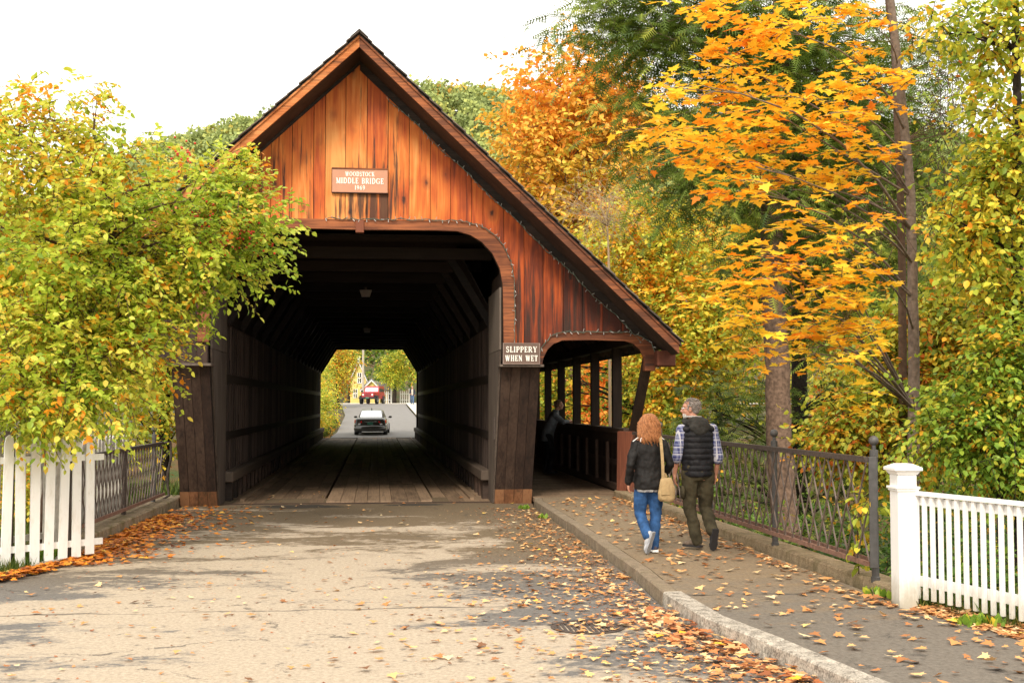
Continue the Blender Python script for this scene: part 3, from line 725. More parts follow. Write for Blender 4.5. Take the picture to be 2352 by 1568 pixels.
# pillars: front face leans forward, back stays at the jamb plane
def pillar(xl, xr, mirror=False):
    n = 4; r0 = 0
    zt, yb, yt = 2.49, 22.6, 21.34
    mb = MB(); bw = (xr - xl) / n
    zs = .27
    def yf(z): return yb + (yt - yb) * z / zt
    for i in range(n):
        a, b = xl + bw * i + .003, xl + bw * (i + 1) - .003; j = rnd.uniform(-.006, .006)
        mb.hexa([(a, yf(zs) + j, zs), (b, yf(zs) + j, zs), (b, YJ, zs), (a, YJ, zs)], [(a, yf(zt) + j, zt), (b, yf(zt) + j, zt), (b, YJ, zt), (a, YJ, zt)])
    p = mb.build('pillar', M_pillar, ROOT)
    mb = MB()
    for i in range(n):
        a, b = xl + bw * i + .003 - (.006 if i == 0 else 0), xl + bw * (i + 1) - .003 + (.006 if i == n - 1 else 0); j = rnd.uniform(-.012, -.004)
        mb.hexa([(a, yf(0) + j, .0), (b, yf(0) + j, .0), (b, YJ, .0), (a, YJ, .0)], [(a, yf(zs) + j, zs), (b, yf(zs) + j, zs), (b, YJ, zs), (a, YJ, zs)])
    bo = mb.build('base_boards', M_base, p)
    mb = MB(); mb.box(xl - .05, xr + .05, yt - .14, yt + .3, zt, zt + .045, .5); mb.build('ledge', M_jamb, p, bevel=.005)
    # body between the ledge and the gable
    mb = MB(); mb.box(xl + .02, xr - .02, YG + .055, YJ, zt, 4.2, .4); mb.build('upper_casing', M_pillar, p)
    # grey jamb boards lining the roadway side
    xs = (xl - .035, xl - .004) if not mirror else (xr + .004, xr + .035)
    mb = MB()
    mb.hexa([(xs[0], yb + .05, .01), (xs[1], yb + .05, .01), (xs[1], YJ + .1, .01), (xs[0], YJ + .1, .01)], [(xs[0], yt + .02, zt + .3), (xs[1], yt + .02, zt + .3), (xs[1], YJ + .1, zt + .3), (xs[0], YJ + .1, zt + .3)])
    mb.hexa([(xs[0], YG + .1, zt + .31), (xs[1], YG + .1, zt + .31), (xs[1], YJ + .1, zt + .31), (xs[0], YJ + .1, zt + .31)], [(xs[0], YG + .1, 3.9), (xs[1], YG + .1, 3.9), (xs[1], YJ + .1, 3.9), (xs[0], YJ + .1, 3.9)])
    mb.build('jamb_lining', M_jamb, ROOT)
pillar(2.21, 2.89); pillar(-3.47, -2.83, True)
# latch plate on the right jamb
mb = MB(); mb.box(2.15, 2.172, 22.2, 22.26, 1.2, 1.6); mb.build('iron_strap', M_metal, ROOT)
# deck
mb = MB(); x = -2.83; gaps = (-.92, 1.12)
while x < 2.17:
    wd = rnd.choice([.22, .26, .3, .24]); 
    for g_ in gaps:
        if x < g_ <= x + wd: wd = g_ - x
    y = 23.0 + rnd.uniform(-.02, .02); r = rnd.random()
    wd = min(wd, 2.19 - x)
    while y < YE:
        ln = rnd.choice([4.2, 5.0, 3.6, 6.0]); y1 = min(y + ln, YE)
        zz = .0 + rnd.uniform(-.006, .006)
        lift = .035 if -.92 <= x < 1.1 else 0
        ra, rb = x + .004 * (1), x + wd - .004
        if any(abs(x + wd - g_) < 1e-4 for g_ in gaps): rb -= .05
        mb.box(ra, rb, y + .004, y1 - .004, -.10, zz + lift)
        y = y1
    x += wd
    if any(abs(x - g_) < 1e-4 for g_ in gaps): x += .02
mb.build('deck', M_deck, ROOT)
mb = MB(); mb.box(-2.95, 2.35, 22.95, YE, -.35, -.12, .2); mb.build('deck_frame', M_darkX, ROOT)
mb = MB(); mb.box(-2.83, 2.2, 22.82, 22.99, -.2, .012, .6); mb.build('threshold', M_darkX, ROOT)
# side trusses (skin boards, chords, lattice) and wheel guards
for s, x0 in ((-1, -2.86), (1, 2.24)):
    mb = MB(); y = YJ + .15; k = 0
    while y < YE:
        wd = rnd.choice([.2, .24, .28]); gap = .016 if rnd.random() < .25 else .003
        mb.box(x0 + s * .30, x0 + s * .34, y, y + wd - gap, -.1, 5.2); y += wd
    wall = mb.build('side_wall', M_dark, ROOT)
    mb = MB()
    y = YJ + .2
    while y < YE - 1.6:
        mb.bar((x0 + s * .16, y, .25), (x0 + s * .16, y + 1.9, 3.6), .06, .24, (s, 0, 0))
        mb.bar((x0 + s * .23, y + 1.9, .25), (x0 + s * .23, y, 3.6), .06, .24, (s, 0, 0)); y += 1.15
    mb.build('lattice', M_dark, wall)
    mb = MB(); y = YJ + .3
    while y < YE:
        mb.box(x0 + s * .02, x0 + s * .11, y, y + .11, .1, 3.55); y += .42
    mb.build('wall_studs', M_stud, wall)
    for (z0, z1) in ((3.40, 3.62), (2.25, 2.42), (1.15, 1.3)):
        mb = MB(); mb.box(x0 + s * .01, x0 + s * .13, YJ + .16, YE, z0, z1); mb.build('chord', M_chord, wall)
    mb = MB(); mb.box(min(x0, x0 - s * .20), max(x0, x0 - s * .20), YJ + .16, YE, .36, .56, .9); g = mb.build('wheel_guard', M_guard, ROOT, bevel=.02)
    y = YJ + .3
    while y < YE - .3:
        mb = MB(); mb.box(min(x0, x0 - s * .16), max(x0, x0 - s * .16), y, y + .30, .0, .36); y += .85
        mb.build('guard_block', M_darkX, g)
    mb = MB(); mb.box(x0 - s * .42 if s > 0 else x0 + .34, x0 - s * .34 if s > 0 else x0 + .42, YJ + .1, YE, .0, .05, .7); mb.build('edge_strip', M_deck, g)
# ceiling frames
y = YJ + .9; kb = None
mb = MB(); mb.box(-.08, .08, -.07, .07, -.01, 0)
while y < YE:
    mb = MB(); mb.box(-2.9, 2.3, y - .08, y + .08, 4.72, 4.94); mb.build('ceiling_beam', M_ceilshade, ROOT)
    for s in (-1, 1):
        mb = MB(); mb.bar((CX + s * 2.60, y + .1, 3.42), (CX + s * 1.75, y + .1, 4.80), .14, .18, (0, 1, 0)); mb.build('knee_brace', M_ceilshade, ROOT)
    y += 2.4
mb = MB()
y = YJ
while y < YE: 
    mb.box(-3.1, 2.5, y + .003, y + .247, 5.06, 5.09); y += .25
mb.build('ceiling_boards', M_ceilshade, ROOT)
for s in (-1, 1):
    mb = MB(); y = YJ + 1.2
    while y < YE:
        mb.hexa([(CX + s * 2.72, y, 3.5), (CX + s * 2.75, y, 3.5), (CX + s * 2.75, y + .24, 3.5), (CX + s * 2.72, y + .24, 3.5)][::1 if s > 0 else -1],
                [(CX + s * 1.92, y, 5.0), (CX + s * 1.95, y, 5.0), (CX + s * 1.95, y + .24, 5.0), (CX + s * 1.92, y + .24, 5.0)][::1 if s > 0 else -1]); y += .25
    mb.build('corner_lining', M_ceilshade, ROOT)
# far portal frame
mb = MB(); far = [at(u, v, YE) for u, v in [(735, 1008), (737, 850), (765, 803), (928, 803), (957, 850), (956, 1008)]]
fi = [(p.x, p.z) for p in far]; fo = [(-3.6, -.1), (-3.6, 4.2), (-2.6, 7.0), (2.0, 7.0), (3.0, 4.2), (3.0, -.1)]
mb.strip(fo, fi, YE, YE + .18, .4); mb.build('far_portal', M_dark, ROOT)
# walkway: floor, parapet, posts, rafters
mb = MB(); y = 22.3
while y < YE: mb.box(2.92, 4.72, y + .003, y + .237, .04, .117); y += .24
mb.build('walkway_floor', M_deck, ROOT)
mb = MB(); y = 22.75
while y < YE: mb.box(4.80, 4.83, y + .002, y + .278, -.1, 1.22); y += .28
par = mb.build('parapet', M_dark, ROOT)
mb = MB(); mb.box(4.66, 4.92, 22.7, YE, 1.27, 1.37, .6); mb.build('parapet_cap', M_darkY, par, bevel=.008)
mb = MB(); mb.box(4.74, 4.80, 22.7, YE, 1.08, 1.26, .5); mb.box(4.74, 4.80, 22.7, YE, .64, .74, .4); mb.box(4.72, 4.80, 22.7, YE, .15, .27, .8); mb.build('parapet_rail', M_darkY, par)
for i in range(17):
    y = 24.0 + 2.45 * i; mb = MB(); mb.box(4.72, 4.90, y, y + .15, 1.37, 2.95, .3); mb.build('walkway_post', M_dark, ROOT)
for i in range(34):
    y = 23.3 + 1.225 * i; mb = MB(); mb.box(4.68, 4.739, y, y + .12, .27, 1.08, .8); mb.build('parapet_batten', M_darkX, par)
mb = MB(); mb.box(4.70, 4.90, 21.5, YE, 2.95, 3.12, .3); mb.build('walkway_plate', M_darkY, ROOT)
mb = MB(); y = 21.7
raft = MB()
while y < YE:
    q = [(2.6, topz(2.6) - .11), (5.06, topz(5.06) - .11), (5.06, topz(5.06) - .22), (4.95, topz(4.95) - .28), (2.6, topz(2.6) - .26)]
    raft.prism(q, y, y + .06); y += .62
raft.build('walkway_rafters', M_darkX, ROOT)
mb = MB(); y = 21.35
while y < YE:
    mb.box(2.9, 2.93, y + .002, y + .248, .1, 3.6) if y > 22.6 else None; y += .25
mb.build('walkway_inner_wall', M_dark, ROOT)
# end block and bracket at the right eave
mb = MB(); a = at(1500, 842, YG); b = at(1541, 788, YG); mb.box(a.x, b.x, YG - .35, YG + .25, a.z, topz(b.x) - .12, .3); mb.build('eave_block', M_endb, ROOT, bevel=.02)
mb = MB(); mb.box(at(1479, 850, YG).x, at(1503, 850, YG).x, YG - .09, YG + .1, at(1479, 852, YG).z, at(1479, 815, YG).z, .35); mb.build('bracket_post', M_trim, ROOT, bevel=.008)
mb = MB(); mb.bar((4.84, YG + .12, 2.62), (4.84, 22.72, 1.2), .13, .16, (1, 0, 0)); mb.build('leaning_post', M_dark, ROOT)
mb = MB(); r = .6
mb.hexa([(4.50, 22.62, .05), (4.66, 22.58, .05), (4.92, 22.75, .05), (4.8, 22.8, .05)], [(4.52, 22.62, 1.33), (4.76, 22.30, 1.33), (4.94, 22.75, 1.33), (4.8, 22.8, 1.33)], r)
mb.build('parapet_end_board', M_endb, ROOT, bevel=.01)
mb = MB(); mb.hexa([(4.69, 22.50, .0), (4.9, 22.5, .0), (4.95, 22.9, .0), (4.72, 22.9, .0)], [(4.70, 22.48, .4), (4.95, 22.48, .4), (4.95, 22.9, .4), (4.72, 22.9, .4)]); mb.build('parapet_base_block', M_endb, ROOT, bevel=.01)
# abutments under both ends
mb = MB(); mb.box(-4.6, 5.2, 23.3, 24.6, -4.6, -.22); mb.box(-4.6, 5.2, 64.2, 66.4, -4.6, -.12); tag(mb.build('abutment', M_conc), kind='structure')

# ceiling lamps
def lamp(x, y, lab):
    t = empty('ceiling_lamp', (x, y, 4.50), 0, lab, 'lamp', 'box lamps under the bridge ceiling')
    mb = MB(); mb.hexa([(-.10, -.08, 0), (.10, -.08, 0), (.10, .08, 0), (-.10, .08, 0)], [(-.15, -.12, .16), (.15, -.12, .16), (.15, .12, .16), (-.15, .12, .16)]); mb.build('lamp_housing', plain('lamp_metal', (.35, .29, .25), .5), t, local=True)
    mb = MB(); mb.box(-.03, .03, -.03, .03, .16, .24); mb.build('lamp_stem', M_metal, t, local=True)
lamp(at(840, 678, 30.5).x, 30.5, 'small box lamp hanging from the bridge ceiling nearest the portal')
lamp(at(843, 760, 46).x, 46, 'small box lamp hanging farther back under the bridge ceiling')

# ================================================================== LETTERING
def arc(cx, cy, rx, ry, a0, a1, w, n=10):
    p = [(cx + rx * math.cos(R(a0 + (a1 - a0) * i / n)), cy + ry * math.sin(R(a0 + (a1 - a0) * i / n))) for i in range(n + 1)]
    return [(p[i][0], p[i][1], p[i + 1][0], p[i + 1][1], w) for i in range(n)]
T_, H_ = .17, .085                                # thick stems, thin strokes
def stem(x, y0=0, y1=1, s0=True, s1=True):
    o = [(x, y0, x, y1, T_)]
    if s0: o.append((x - .15, y0 + .035, x + .15, y0 + .035, .07))
    if s1: o.append((x - .15, y1 - .035, x + .15, y1 - .035, .07))
    return o
GL = {
 'I': (.36, stem(.18)), 'L': (.66, stem(.2) + [(.2, .04, .62, .04, H_), (.6, .0, .6, .24, .08)]),
 'E': (.68, stem(.2) + [(.2, .04, .62, .04, H_), (.2, .96, .60, .96, H_), (.2, .5, .48, .5, H_), (.6, 0, .6, .24, .08), (.58, .78, .58, 1, .08), (.47, .38, .47, .62, .07)]),
 'T': (.76, stem(.38, s1=False) + [(.06, .96, .70, .96, H_), (.08, .76, .08, 1, .08), (.68, .76, .68, 1, .08)]),
 'H': (.86, stem(.2) + stem(.66) + [(.2, .5, .66, .5, H_)]),
 'N': (.86, [(.18, 0, .18, 1, .09), (.68, 0, .68, 1, .09), (.16, .98, .70, .02, T_), (.04, .965, .3, .965, .07), (.05, .035, .32, .035, .07), (.54, .965, .82, .965, .07)]),
 'M': (1.02, [(.18, 0, .18, 1, .09), (.84, 0, .84, 1, T_), (.16, .98, .50, .08, T_), (.50, .08, .84, .98, .09), (.05, .035, .32, .035, .07), (.68, .035, .99, .035, .07), (.05, .965, .26, .965, .07), (.78, .965, .99, .965, .07)]),
 'W': (1.10, [(.14, .98, .36, .02, T_), (.36, .02, .56, .98, .09), (.54, .98, .76, .02, T_), (.76, .02, .97, .98, .09), (.02, .965, .28, .965, .07), (.44, .965, .68, .965, .07), (.86, .965, 1.08, .965, .07)]),
 'Y': (.80, [(.12, .98, .40, .48, T_), (.68, .98, .42, .48, .09), (.4, 0, .4, .5, T_), (.02, .965, .28, .965, .07), (.56, .965, .78, .965, .07), (.26, .035, .54, .035, .07)]),
 'K': (.84, stem(.2) + [(.24, .42, .64, .96, .09), (.38, .6, .70, .02, T_), (.52, .965, .78, .965, .07), (.56, .035, .84, .035, .07)]),
 'P': (.70, stem(.2) + [(.2, .96, .42, .96, H_), (.2, .46, .42, .46, H_)] + arc(.42, .71, .2, .25, 90, -90, .13)),
 'R': (.84, stem(.2) + [(.2, .96, .42, .96, H_), (.2, .48, .42, .48, H_), (.42, .48, .72, .03, T_), (.62, .035, .84, .035, .07)] + arc(.42, .72, .2, .24, 90, -90, .13)),
 'B': (.74, stem(.2) + [(.2, .96, .42, .96, H_), (.2, .52, .44, .52, H_), (.2, .04, .44, .04, H_)] + arc(.42, .74, .18, .22, 90, -90, .13) + arc(.44, .28, .2, .24, 90, -90, .14)),
 'D': (.86, stem(.2) + [(.2, .96, .4, .96, H_), (.2, .04, .4, .04, H_)] + arc(.4, .5, .34, .46, 90, -90, .15)),
 'O': (.92, arc(.46, .5, .35, .46, 60, 120, .09) + arc(.46, .5, .35, .46, 120, 240, .16) + arc(.46, .5, .35, .46, 240, 300, .09) + arc(.46, .5, .35, .46, -60, 60, .16)),
 'C': (.82, arc(.46, .5, .35, .46, 40, 120, .09) + arc(.46, .5, .35, .46, 120, 240, .16) + arc(.46, .5, .35, .46, 240, 318, .09) + [(.74, .7, .74, .96, .08)]),
 'G': (.90, arc(.46, .5, .35, .46, 40, 120, .09) + arc(.46, .5, .35, .46, 120, 240, .16) + arc(.46, .5, .35, .46, 240, 310, .09) + [(.74, .7, .74, .96, .08), (.72, .06, .72, .44, .14), (.58, .44, .86, .44, .07)]),
 'S': (.66, arc(.33, .74, .21, .22, 30, 270, .12) + arc(.33, .27, .23, .24, 90, -150, .14) + [(.53, .74, .53, .96, .07), (.12, .04, .12, .28, .07)]),
 '1': (.46, [(.24, 0, .24, 1, T_), (.1, .82, .24, .96, .1), (.1, .035, .38, .035, .07)]),
 '9': (.66, arc(.32, .68, .2, .28, 0, 360, .13, 14) + [(.53, .7, .5, .3, .14), (.5, .3, .2, .04, .12)]),
 '6': (.66, arc(.34, .32, .2, .28, 0, 360, .13, 14) + [(.13, .3, .16, .7, .14), (.16, .7, .46, .96, .12)]),
 ' ': (.5, [])}
def lettering(text, cx, z, hgt_, y, mat, parent, wid=None, space=.10, name='lettering'):
    tot = sum(GL[c][0] + space for c in text) - space
    sx = hgt_ if wid is None else wid / tot
    mb = MB(); x = cx - tot * sx / 2; k = 0
    for c in text:
        wd, st = GL[c]
        for (x1, y1, x2, y2, w_) in st:
            a = Vector((x + x1 * sx, 0, z + y1 * hgt_)); b = Vector((x + x2 * sx, 0, z + y2 * hgt_))
            d = (b - a); 
            if d.length < 1e-6: continue
            d.normalize(); nn = Vector((-d.z, 0, d.x)) * (w_ * hgt_ / 2); e = d * (w_ * hgt_ * .15)
            yy = y - .0002 * k; k = (k + 1) % 23
            mb.add([(p.x, yy, p.z) for p in (a - e - nn, b + e - nn, b + e + nn, a - e + nn)], [(0, 1, 2, 3)])
        x += (wd + space) * sx
    return mb.build(name, mat, parent, local=True)
M_letter = plain('letter_paint', (.86, .84, .76), .5, 0, .04)
# name sign on the gable
a = at(763, 442, YG); b = at(890, 392, YG); cx, cz = (a.x + b.x) / 2, (a.z + b.z) / 2; sw, sh = b.x - a.x, b.z - a.z
t = empty('sign', (cx, YG - .06, cz - sh / 2), 0, 'tan wooden name sign with white letters high on the gable', 'sign')
mb = MB(); mb.box(-sw / 2, sw / 2, 0, .045, 0, sh); mb.build('board', plain('sign_tan', (.50, .235, .14), .55, 0, .06), t, local=True)
mb = MB(); mb.box(-sw / 2 - .01, sw / 2 + .01, -.012, .046, sh + .001, sh + .022); mb.box(-sw / 2 - .012, -sw / 2 - .001, -.004, .045, 0, sh); mb.box(sw / 2 + .001, sw / 2 + .012, -.004, .045, 0, sh); mb.box(-sw / 2 - .01, sw / 2 + .01, -.004, .045, -.014, -.001)
mb.build('frame', M_trim, t, local=True)
lettering('WOODSTOCK', 0, sh * .70, sh * .19, -.003, M_letter, t, sw * .53)
lettering('MIDDLE BRIDGE', 0, sh * .375, sh * .245, -.003, M_letter, t, sw * .86)
lettering('1969', 0, sh * .11, sh * .185, -.003, M_letter, t, sw * .19)
a = at(1155, 836, YG - .12); b = at(1240, 788, YG - .12); cx, cz = (a.x + b.x) / 2, (a.z + b.z) / 2; sw, sh = b.x - a.x, b.z - a.z
t = empty('sign', (cx, YG - .13, cz - sh / 2), 0, 'brown warning sign with white letters on the pillar ledge between roadway and walkway', 'sign')
mb = MB(); mb.box(-sw / 2, sw / 2, 0, .03, 0, sh); mb.build('board', plain('sign_brown', (.13, .078, .058), .55, 0, .1), t, local=True)
mb = MB()
for q in ((-sw / 2, sw / 2, 0, .012), (-sw / 2, sw / 2, sh - .012, sh), (-sw / 2, -sw / 2 + .012, .0125, sh - .0125), (sw / 2 - .012, sw / 2, .0125, sh - .0125)): mb.box(q[0], q[1], -.010, -.001, q[2], q[3])
mb.build('frame', plain('sign_frame', (.26, .19, .16), .6), t, local=True)
lettering('SLIPPERY', 0, sh * .565, sh * .27, -.004, M_letter, t, sw * .84)
lettering('WHEN WET', 0, sh * .15, sh * .27, -.004, M_letter, t, sw * .88)

# string lights
M_wire = plain('string_wire', (.10, .13, .10), .5)
M_bulb = plain('bulb_glass', (.34, .33, .31), .2)
def string(pts, lab, step=.10):
    t = empty('string_lights', pts[0], 0, lab, 'string lights', 'strings of small lights on the bridge')
    P = resample3(pts, .06); mb = MB(); q = [p + Vector((rnd.uniform(-.008, .008), rnd.uniform(-.004, .004), rnd.uniform(-.014, .014))) for p in P]
    mb.tube(q, .006, 4); mb.tube([p + Vector((0, -.01, rnd.uniform(-.02, .02))) for p in q], .005, 4); mb.build('wire', M_wire, t)
    mb = MB()
    for i in range(0, len(P), 2):
        a = rnd.uniform(0, 2 * math.pi); d = Vector((math.cos(a) * .5, -.2, math.sin(a) * 1.0)).normalized(); mb.bar(P[i], P[i] + d * .055, .010, .010, (0, 1, 0))
    tag(mb.build('bulbs', M_bulb, t), kind='stuff')
def resample3(pl, step):
    out = [Vector(pl[0])]
    for a, b in zip(pl, pl[1:]):
        a = Vector(a); b = Vector(b); n = max(1, round((b - a).length / step))
        for i in range(1, n + 1): out.append(a.lerp(b, i / n))
    return out
string([(x, YG - .10, z + .01) for x, z in OUTF[9:]], 'string of tiny lights along the roadway arch trim')
string([(x, YG - .10, z + .01) for x, z in WO[1:]], 'string of tiny lights along the walkway arch trim')
string([(CX + .5 + .45 * i, YG - .06, soff(CX + .5 + .45 * i) - .12 + (.02 if i % 2 else -.03)) for i in range(11)], 'string of tiny lights hanging below the right roof edge')

# ================================================================== RAILINGS AND FENCES
def rail_panel(root, y0, y1, xf, zb, zt, pitch=.25, bars=True):
    mb = MB(); mb.bar((xf(y0), y0, zt), (xf(y1), y1, zt), .06, .05); mb.build('top_rail', M_metal, root)
    mb = MB(); mb.bar((xf(y0), y0, zb), (xf(y1), y1, zb), .035, .045); mb.bar((xf(y0) + .06, y0, zb + .02), (xf(y1) + .06, y1, zb + .02), .02, .05); mb.build('bottom_rail', M_rust, root)
    mb = MB(); y = y0
    while y < y1 - .01:
        for s in (1, -1):
            a, b = y, y + s * pitch * 2
            za, zb_ = zb + .02, zt - .03
            if b > y1: f = (y1 - a) / (b - a); b = y1; zb_ = za + (zb_ - za) * f
            if b < y0: f = (y0 - a) / (b - a); b = y0; zb_ = za + (zb_ - za) * f
            if abs(b - a) > .02: mb.tube([(xf(a) + .009 * s, a, za), (xf(b) + .009 * s, b, zb_)], .0092, 5)
        y += pitch
    mb.build('lattice_bars', M_bars, root)
def rail_post(root, x, y, z0, zt, r=.034, name='post'):
    mb = MB(); mb.lathe((x, y, z0), [(r * 1.25, 0), (r * 1.25, .05), (r, .06), (r, zt - z0 - .22), (r * 1.15, zt - z0 - .21), (r * 1.15, zt - z0 - .14), (r * .55, zt - z0 - .13), (r * .55, zt - z0 - .09)], 14)
    p = mb.build(name, M_grey, root, smooth=False)
    mb = MB(); mb.ball((x, y, zt - .05), .047); mb.build('ball_finial', M_grey, p, smooth=True)
ir = empty('iron_railing', (4.6, 16, .3), 0, 'rusty iron lattice railing with ball-topped posts beside the right sidewalk', 'railing')
xr = lambda y: 4.42 + .0 * y + (4.50 - 4.42) * (21.9 - y) / 11.2
rail_panel(ir, 10.82, 20.7, xr, .39, 1.34)
for y in (10.95, 13.75, 16.4, 19.3): rail_post(ir, xr(y) + .12, y, .20, 1.56)
mb = MB(); mb.box(xr(10.7) + .0, xr(10.7) + .075, 10.78, 10.80, .355, 1.365); mb.build('end_plate', M_grey, ir, bevel=.004)
il = empty('iron_railing', (-3.7, 19, .2), 0, 'bent rusty iron lattice railing with one ball-topped post left of the bridge', 'railing')
xl = lambda y: -3.84 + .016 * (y - 16.5)
rail_panel(il, 16.5, 22.2, xl, .24, 1.15, .22)
for y in (16.55, 19.2): 
    mb = MB(); mb.box(xl(y) - .03, xl(y) + .03, y - .04, y + .04, .05, 1.2); mb.build('flat_post', M_metal, il)
rail_post(il, -3.78, 21.6, .12, 1.46)
# bent end of the left railing
mb = MB(); mb.tube([(-3.75, 22.2, 1.15), (-3.62, 22.3, 1.17), (-3.60, 22.3, .9), (-3.66, 22.3, .62), (-3.66, 22.3, .4), (-3.63, 22.3, .22), (-3.76, 22.25, .14)], .022, 6)
mb.tube([(-3.72, 22.2, 1.1), (-3.78, 22.2, .8), (-3.68, 22.25, .5), (-3.76, 22.25, .2)], .01, 5); mb.tube([(-3.64, 22.3, 1.0), (-3.8, 22.2, .75)], .012, 5)
mb.build('bent_end', M_metal, il, smooth=True)

def picket(mb, x, y, d, nrm, z0, z1, w_, pointed=True, th=.022):
    a = Vector((x, y, 0)) - d * w_ / 2; b = Vector((x, y, 0)) + d * w_ / 2; n = nrm * th
    r = rnd.random(); lean = rnd.uniform(-.010, .010)
    if pointed:
        prof = [(0, z0), (1, z0), (1, z1 - .10), (.86, z1 - .03), (.5, z1), (.14, z1 - .03), (0, z1 - .10)]
    else: prof = [(0, z0), (1, z0), (1, z1), (0, z1)]
    m = len(prof); vs = [a.lerp(b, t) + d * lean * (z - z0) * 1.6 + Vector((0, 0, z)) for t, z in prof] + [a.lerp(b, t) + d * lean * (z - z0) * 1.6 + n + Vector((0, 0, z)) for t, z in prof]
    mb.add(vs, [tuple(range(m)), tuple(reversed(range(m, 2 * m)))] + [(i, i + m, (i + 1) % m + m, (i + 1) % m) for i in range(m)], r)
def picket_fence(A, B, z0, z1, w_, pitch, lab, mat, posts=(), zf=None, rail_ext=0, offs=0):
    A = Vector((*A, 0)); B = Vector((*B, 0)); d = (B - A).normalized(); L = (B - A).length; nrm = Vector((d.y, -d.x, 0))
    root = empty('picket_fence', (A.x, A.y, z0), 0, lab, 'fence')
    n = int(L / pitch) + 1
    for i in range(n):
        p = A + d * (i * pitch); dz0 = rnd.uniform(-.015, .015)
        zz = zf(i * pitch) if zf else (z0, z1)
        mb = MB(); picket(mb, p.x, p.y, d, nrm, zz[0] + dz0, zz[1] + rnd.uniform(-.01, .01), w_)
        o = mb.build('picket', mat, root)
        o.rotation_euler = (0, 0, 0)
    for z in (z0 + .20, z1 - .31):
        mb = MB(); mb.bar(A - nrm * .022 + Vector((0, 0, z)) - d * .05, B - nrm * .022 + Vector((0, 0, z)) + d * rail_ext, .04, .075); mb.build('rail', mat, root)
    for q in posts:
        p = A + d * q - nrm * .10; mb = MB(); mb.box(p.x - .05, p.x + .05, p.y - .05, p.y + .05, z0 - .1, z1 + .02); mb.build('post', M_jamb, root)
    return root
M_oldwhite = white_mat(); M_greywhite = plain('weathered_grey_paint', (.44, .41, .36), .7, 0, .25, 9)
a = gnd(6, 1290, .0); b = gnd(200, 1245, .0)
a = at(-95, 1290, 14.0); b = at(218, 1235, 15.2)
picket_fence((a.x, a.y), (b.x, b.y), .0, 1.52, .112, .178, 'white picket fence with pointed pickets at the lower left corner', M_oldwhite, (.62, 1.45), lambda s: (.0 + .09 * max(0, s - 1.0), 1.49 + .03 * s), .11)
picket_fence((-4.95, 14.6), (-3.95, 16.2), .0, 1.50, .11, .2, 'greyish picket fence just behind the white fence at the left', M_greywhite)
picket_fence((-4.5, 17.0), (-4.15, 21.3), -.1, 1.33, .11, .19, 'weathered pale picket fence running behind the left iron railing', M_greywhite)
# right white baluster fence with capped post
wf = empty('baluster_fence', (4.75, 10.35, .05), 0, 'white baluster fence with a square capped post in the lower right corner', 'fence')
pw = .155
px_, py_ = 4.478, 10.2
mb = MB(); mb.box(px_ - .0, px_ + .17, py_ - .085, py_ + .085, .07, 1.24); p = mb.build('post', M_whitefresh, wf, bevel=.004)
mb = MB()
def sq(mb, x, y, h, z0, z1, h2=None):
    h2 = h if h2 is None else h2
    mb.hexa([(x - h, y - h, z0), (x + h, y - h, z0), (x + h, y + h, z0), (x - h, y + h, z0)], [(x - h2, y - h2, z1), (x + h2, y - h2, z1), (x + h2, y + h2, z1), (x - h2, y + h2, z1)])
cxp, cyp = px_ + .085, py_
sq(mb, cxp, cyp, .098, 1.10, 1.117); sq(mb, cxp, cyp, .108, 1.118, 1.14)
mb.build('collar', M_whitefresh, p, bevel=.004)
mb = MB(); sq(mb, cxp, cyp, .092, 1.241, 1.275, .112); sq(mb, cxp, cyp, .125, 1.2755, 1.305); sq(mb, cxp, cyp, .12, 1.3055, 1.335, .06)
mb.build('cap', M_whitefresh, p, bevel=.004)
A = Vector((px_ + .17, py_ - .02, 0)); 
Bf = Vector((5.0, 8.9, 0)); d = (Bf - A).normalized(); Bf = A + d * 2.6; nrm = Vector((d.y, -d.x, 0))
mb = MB(); mb.bar(A + Vector((0, 0, 1.08)), Bf + Vector((0, 0, 1.08)), .075, .035); mb.build('top_rail', M_whitefresh, wf, bevel=.003)
mb = MB(); mb.bar(A + Vector((0, 0, 1.015)) - nrm * .02, Bf + Vector((0, 0, 1.015)) - nrm * .02, .03, .07); mb.build('upper_rail', M_whitefresh, wf)
mb = MB(); mb.bar(A + Vector((0, 0, .33)) - nrm * .02, Bf + Vector((0, 0, .33)) - nrm * .02, .03, .085); mb.build('lower_rail', M_whitefresh, wf)
s = .05
while s < 2.6:
    q = A + d * s + nrm * .012; mb = MB(); x0 = d * .016; y0 = nrm * .015; z0 = .185 + rnd.uniform(-.004, .004)
    mb.hexa([q - x0 - y0 + Vector((0, 0, z0)), q + x0 - y0 + Vector((0, 0, z0)), q + x0 + y0 + Vector((0, 0, z0)), q - x0 + y0 + Vector((0, 0, z0))],
            [q - x0 - y0 + Vector((0, 0, 1.062)), q + x0 - y0 + Vector((0, 0, 1.062)), q + x0 + y0 + Vector((0, 0, 1.062)), q - x0 + y0 + Vector((0, 0, 1.062))])
    mb.build('baluster', M_whitefresh, wf); s += .098
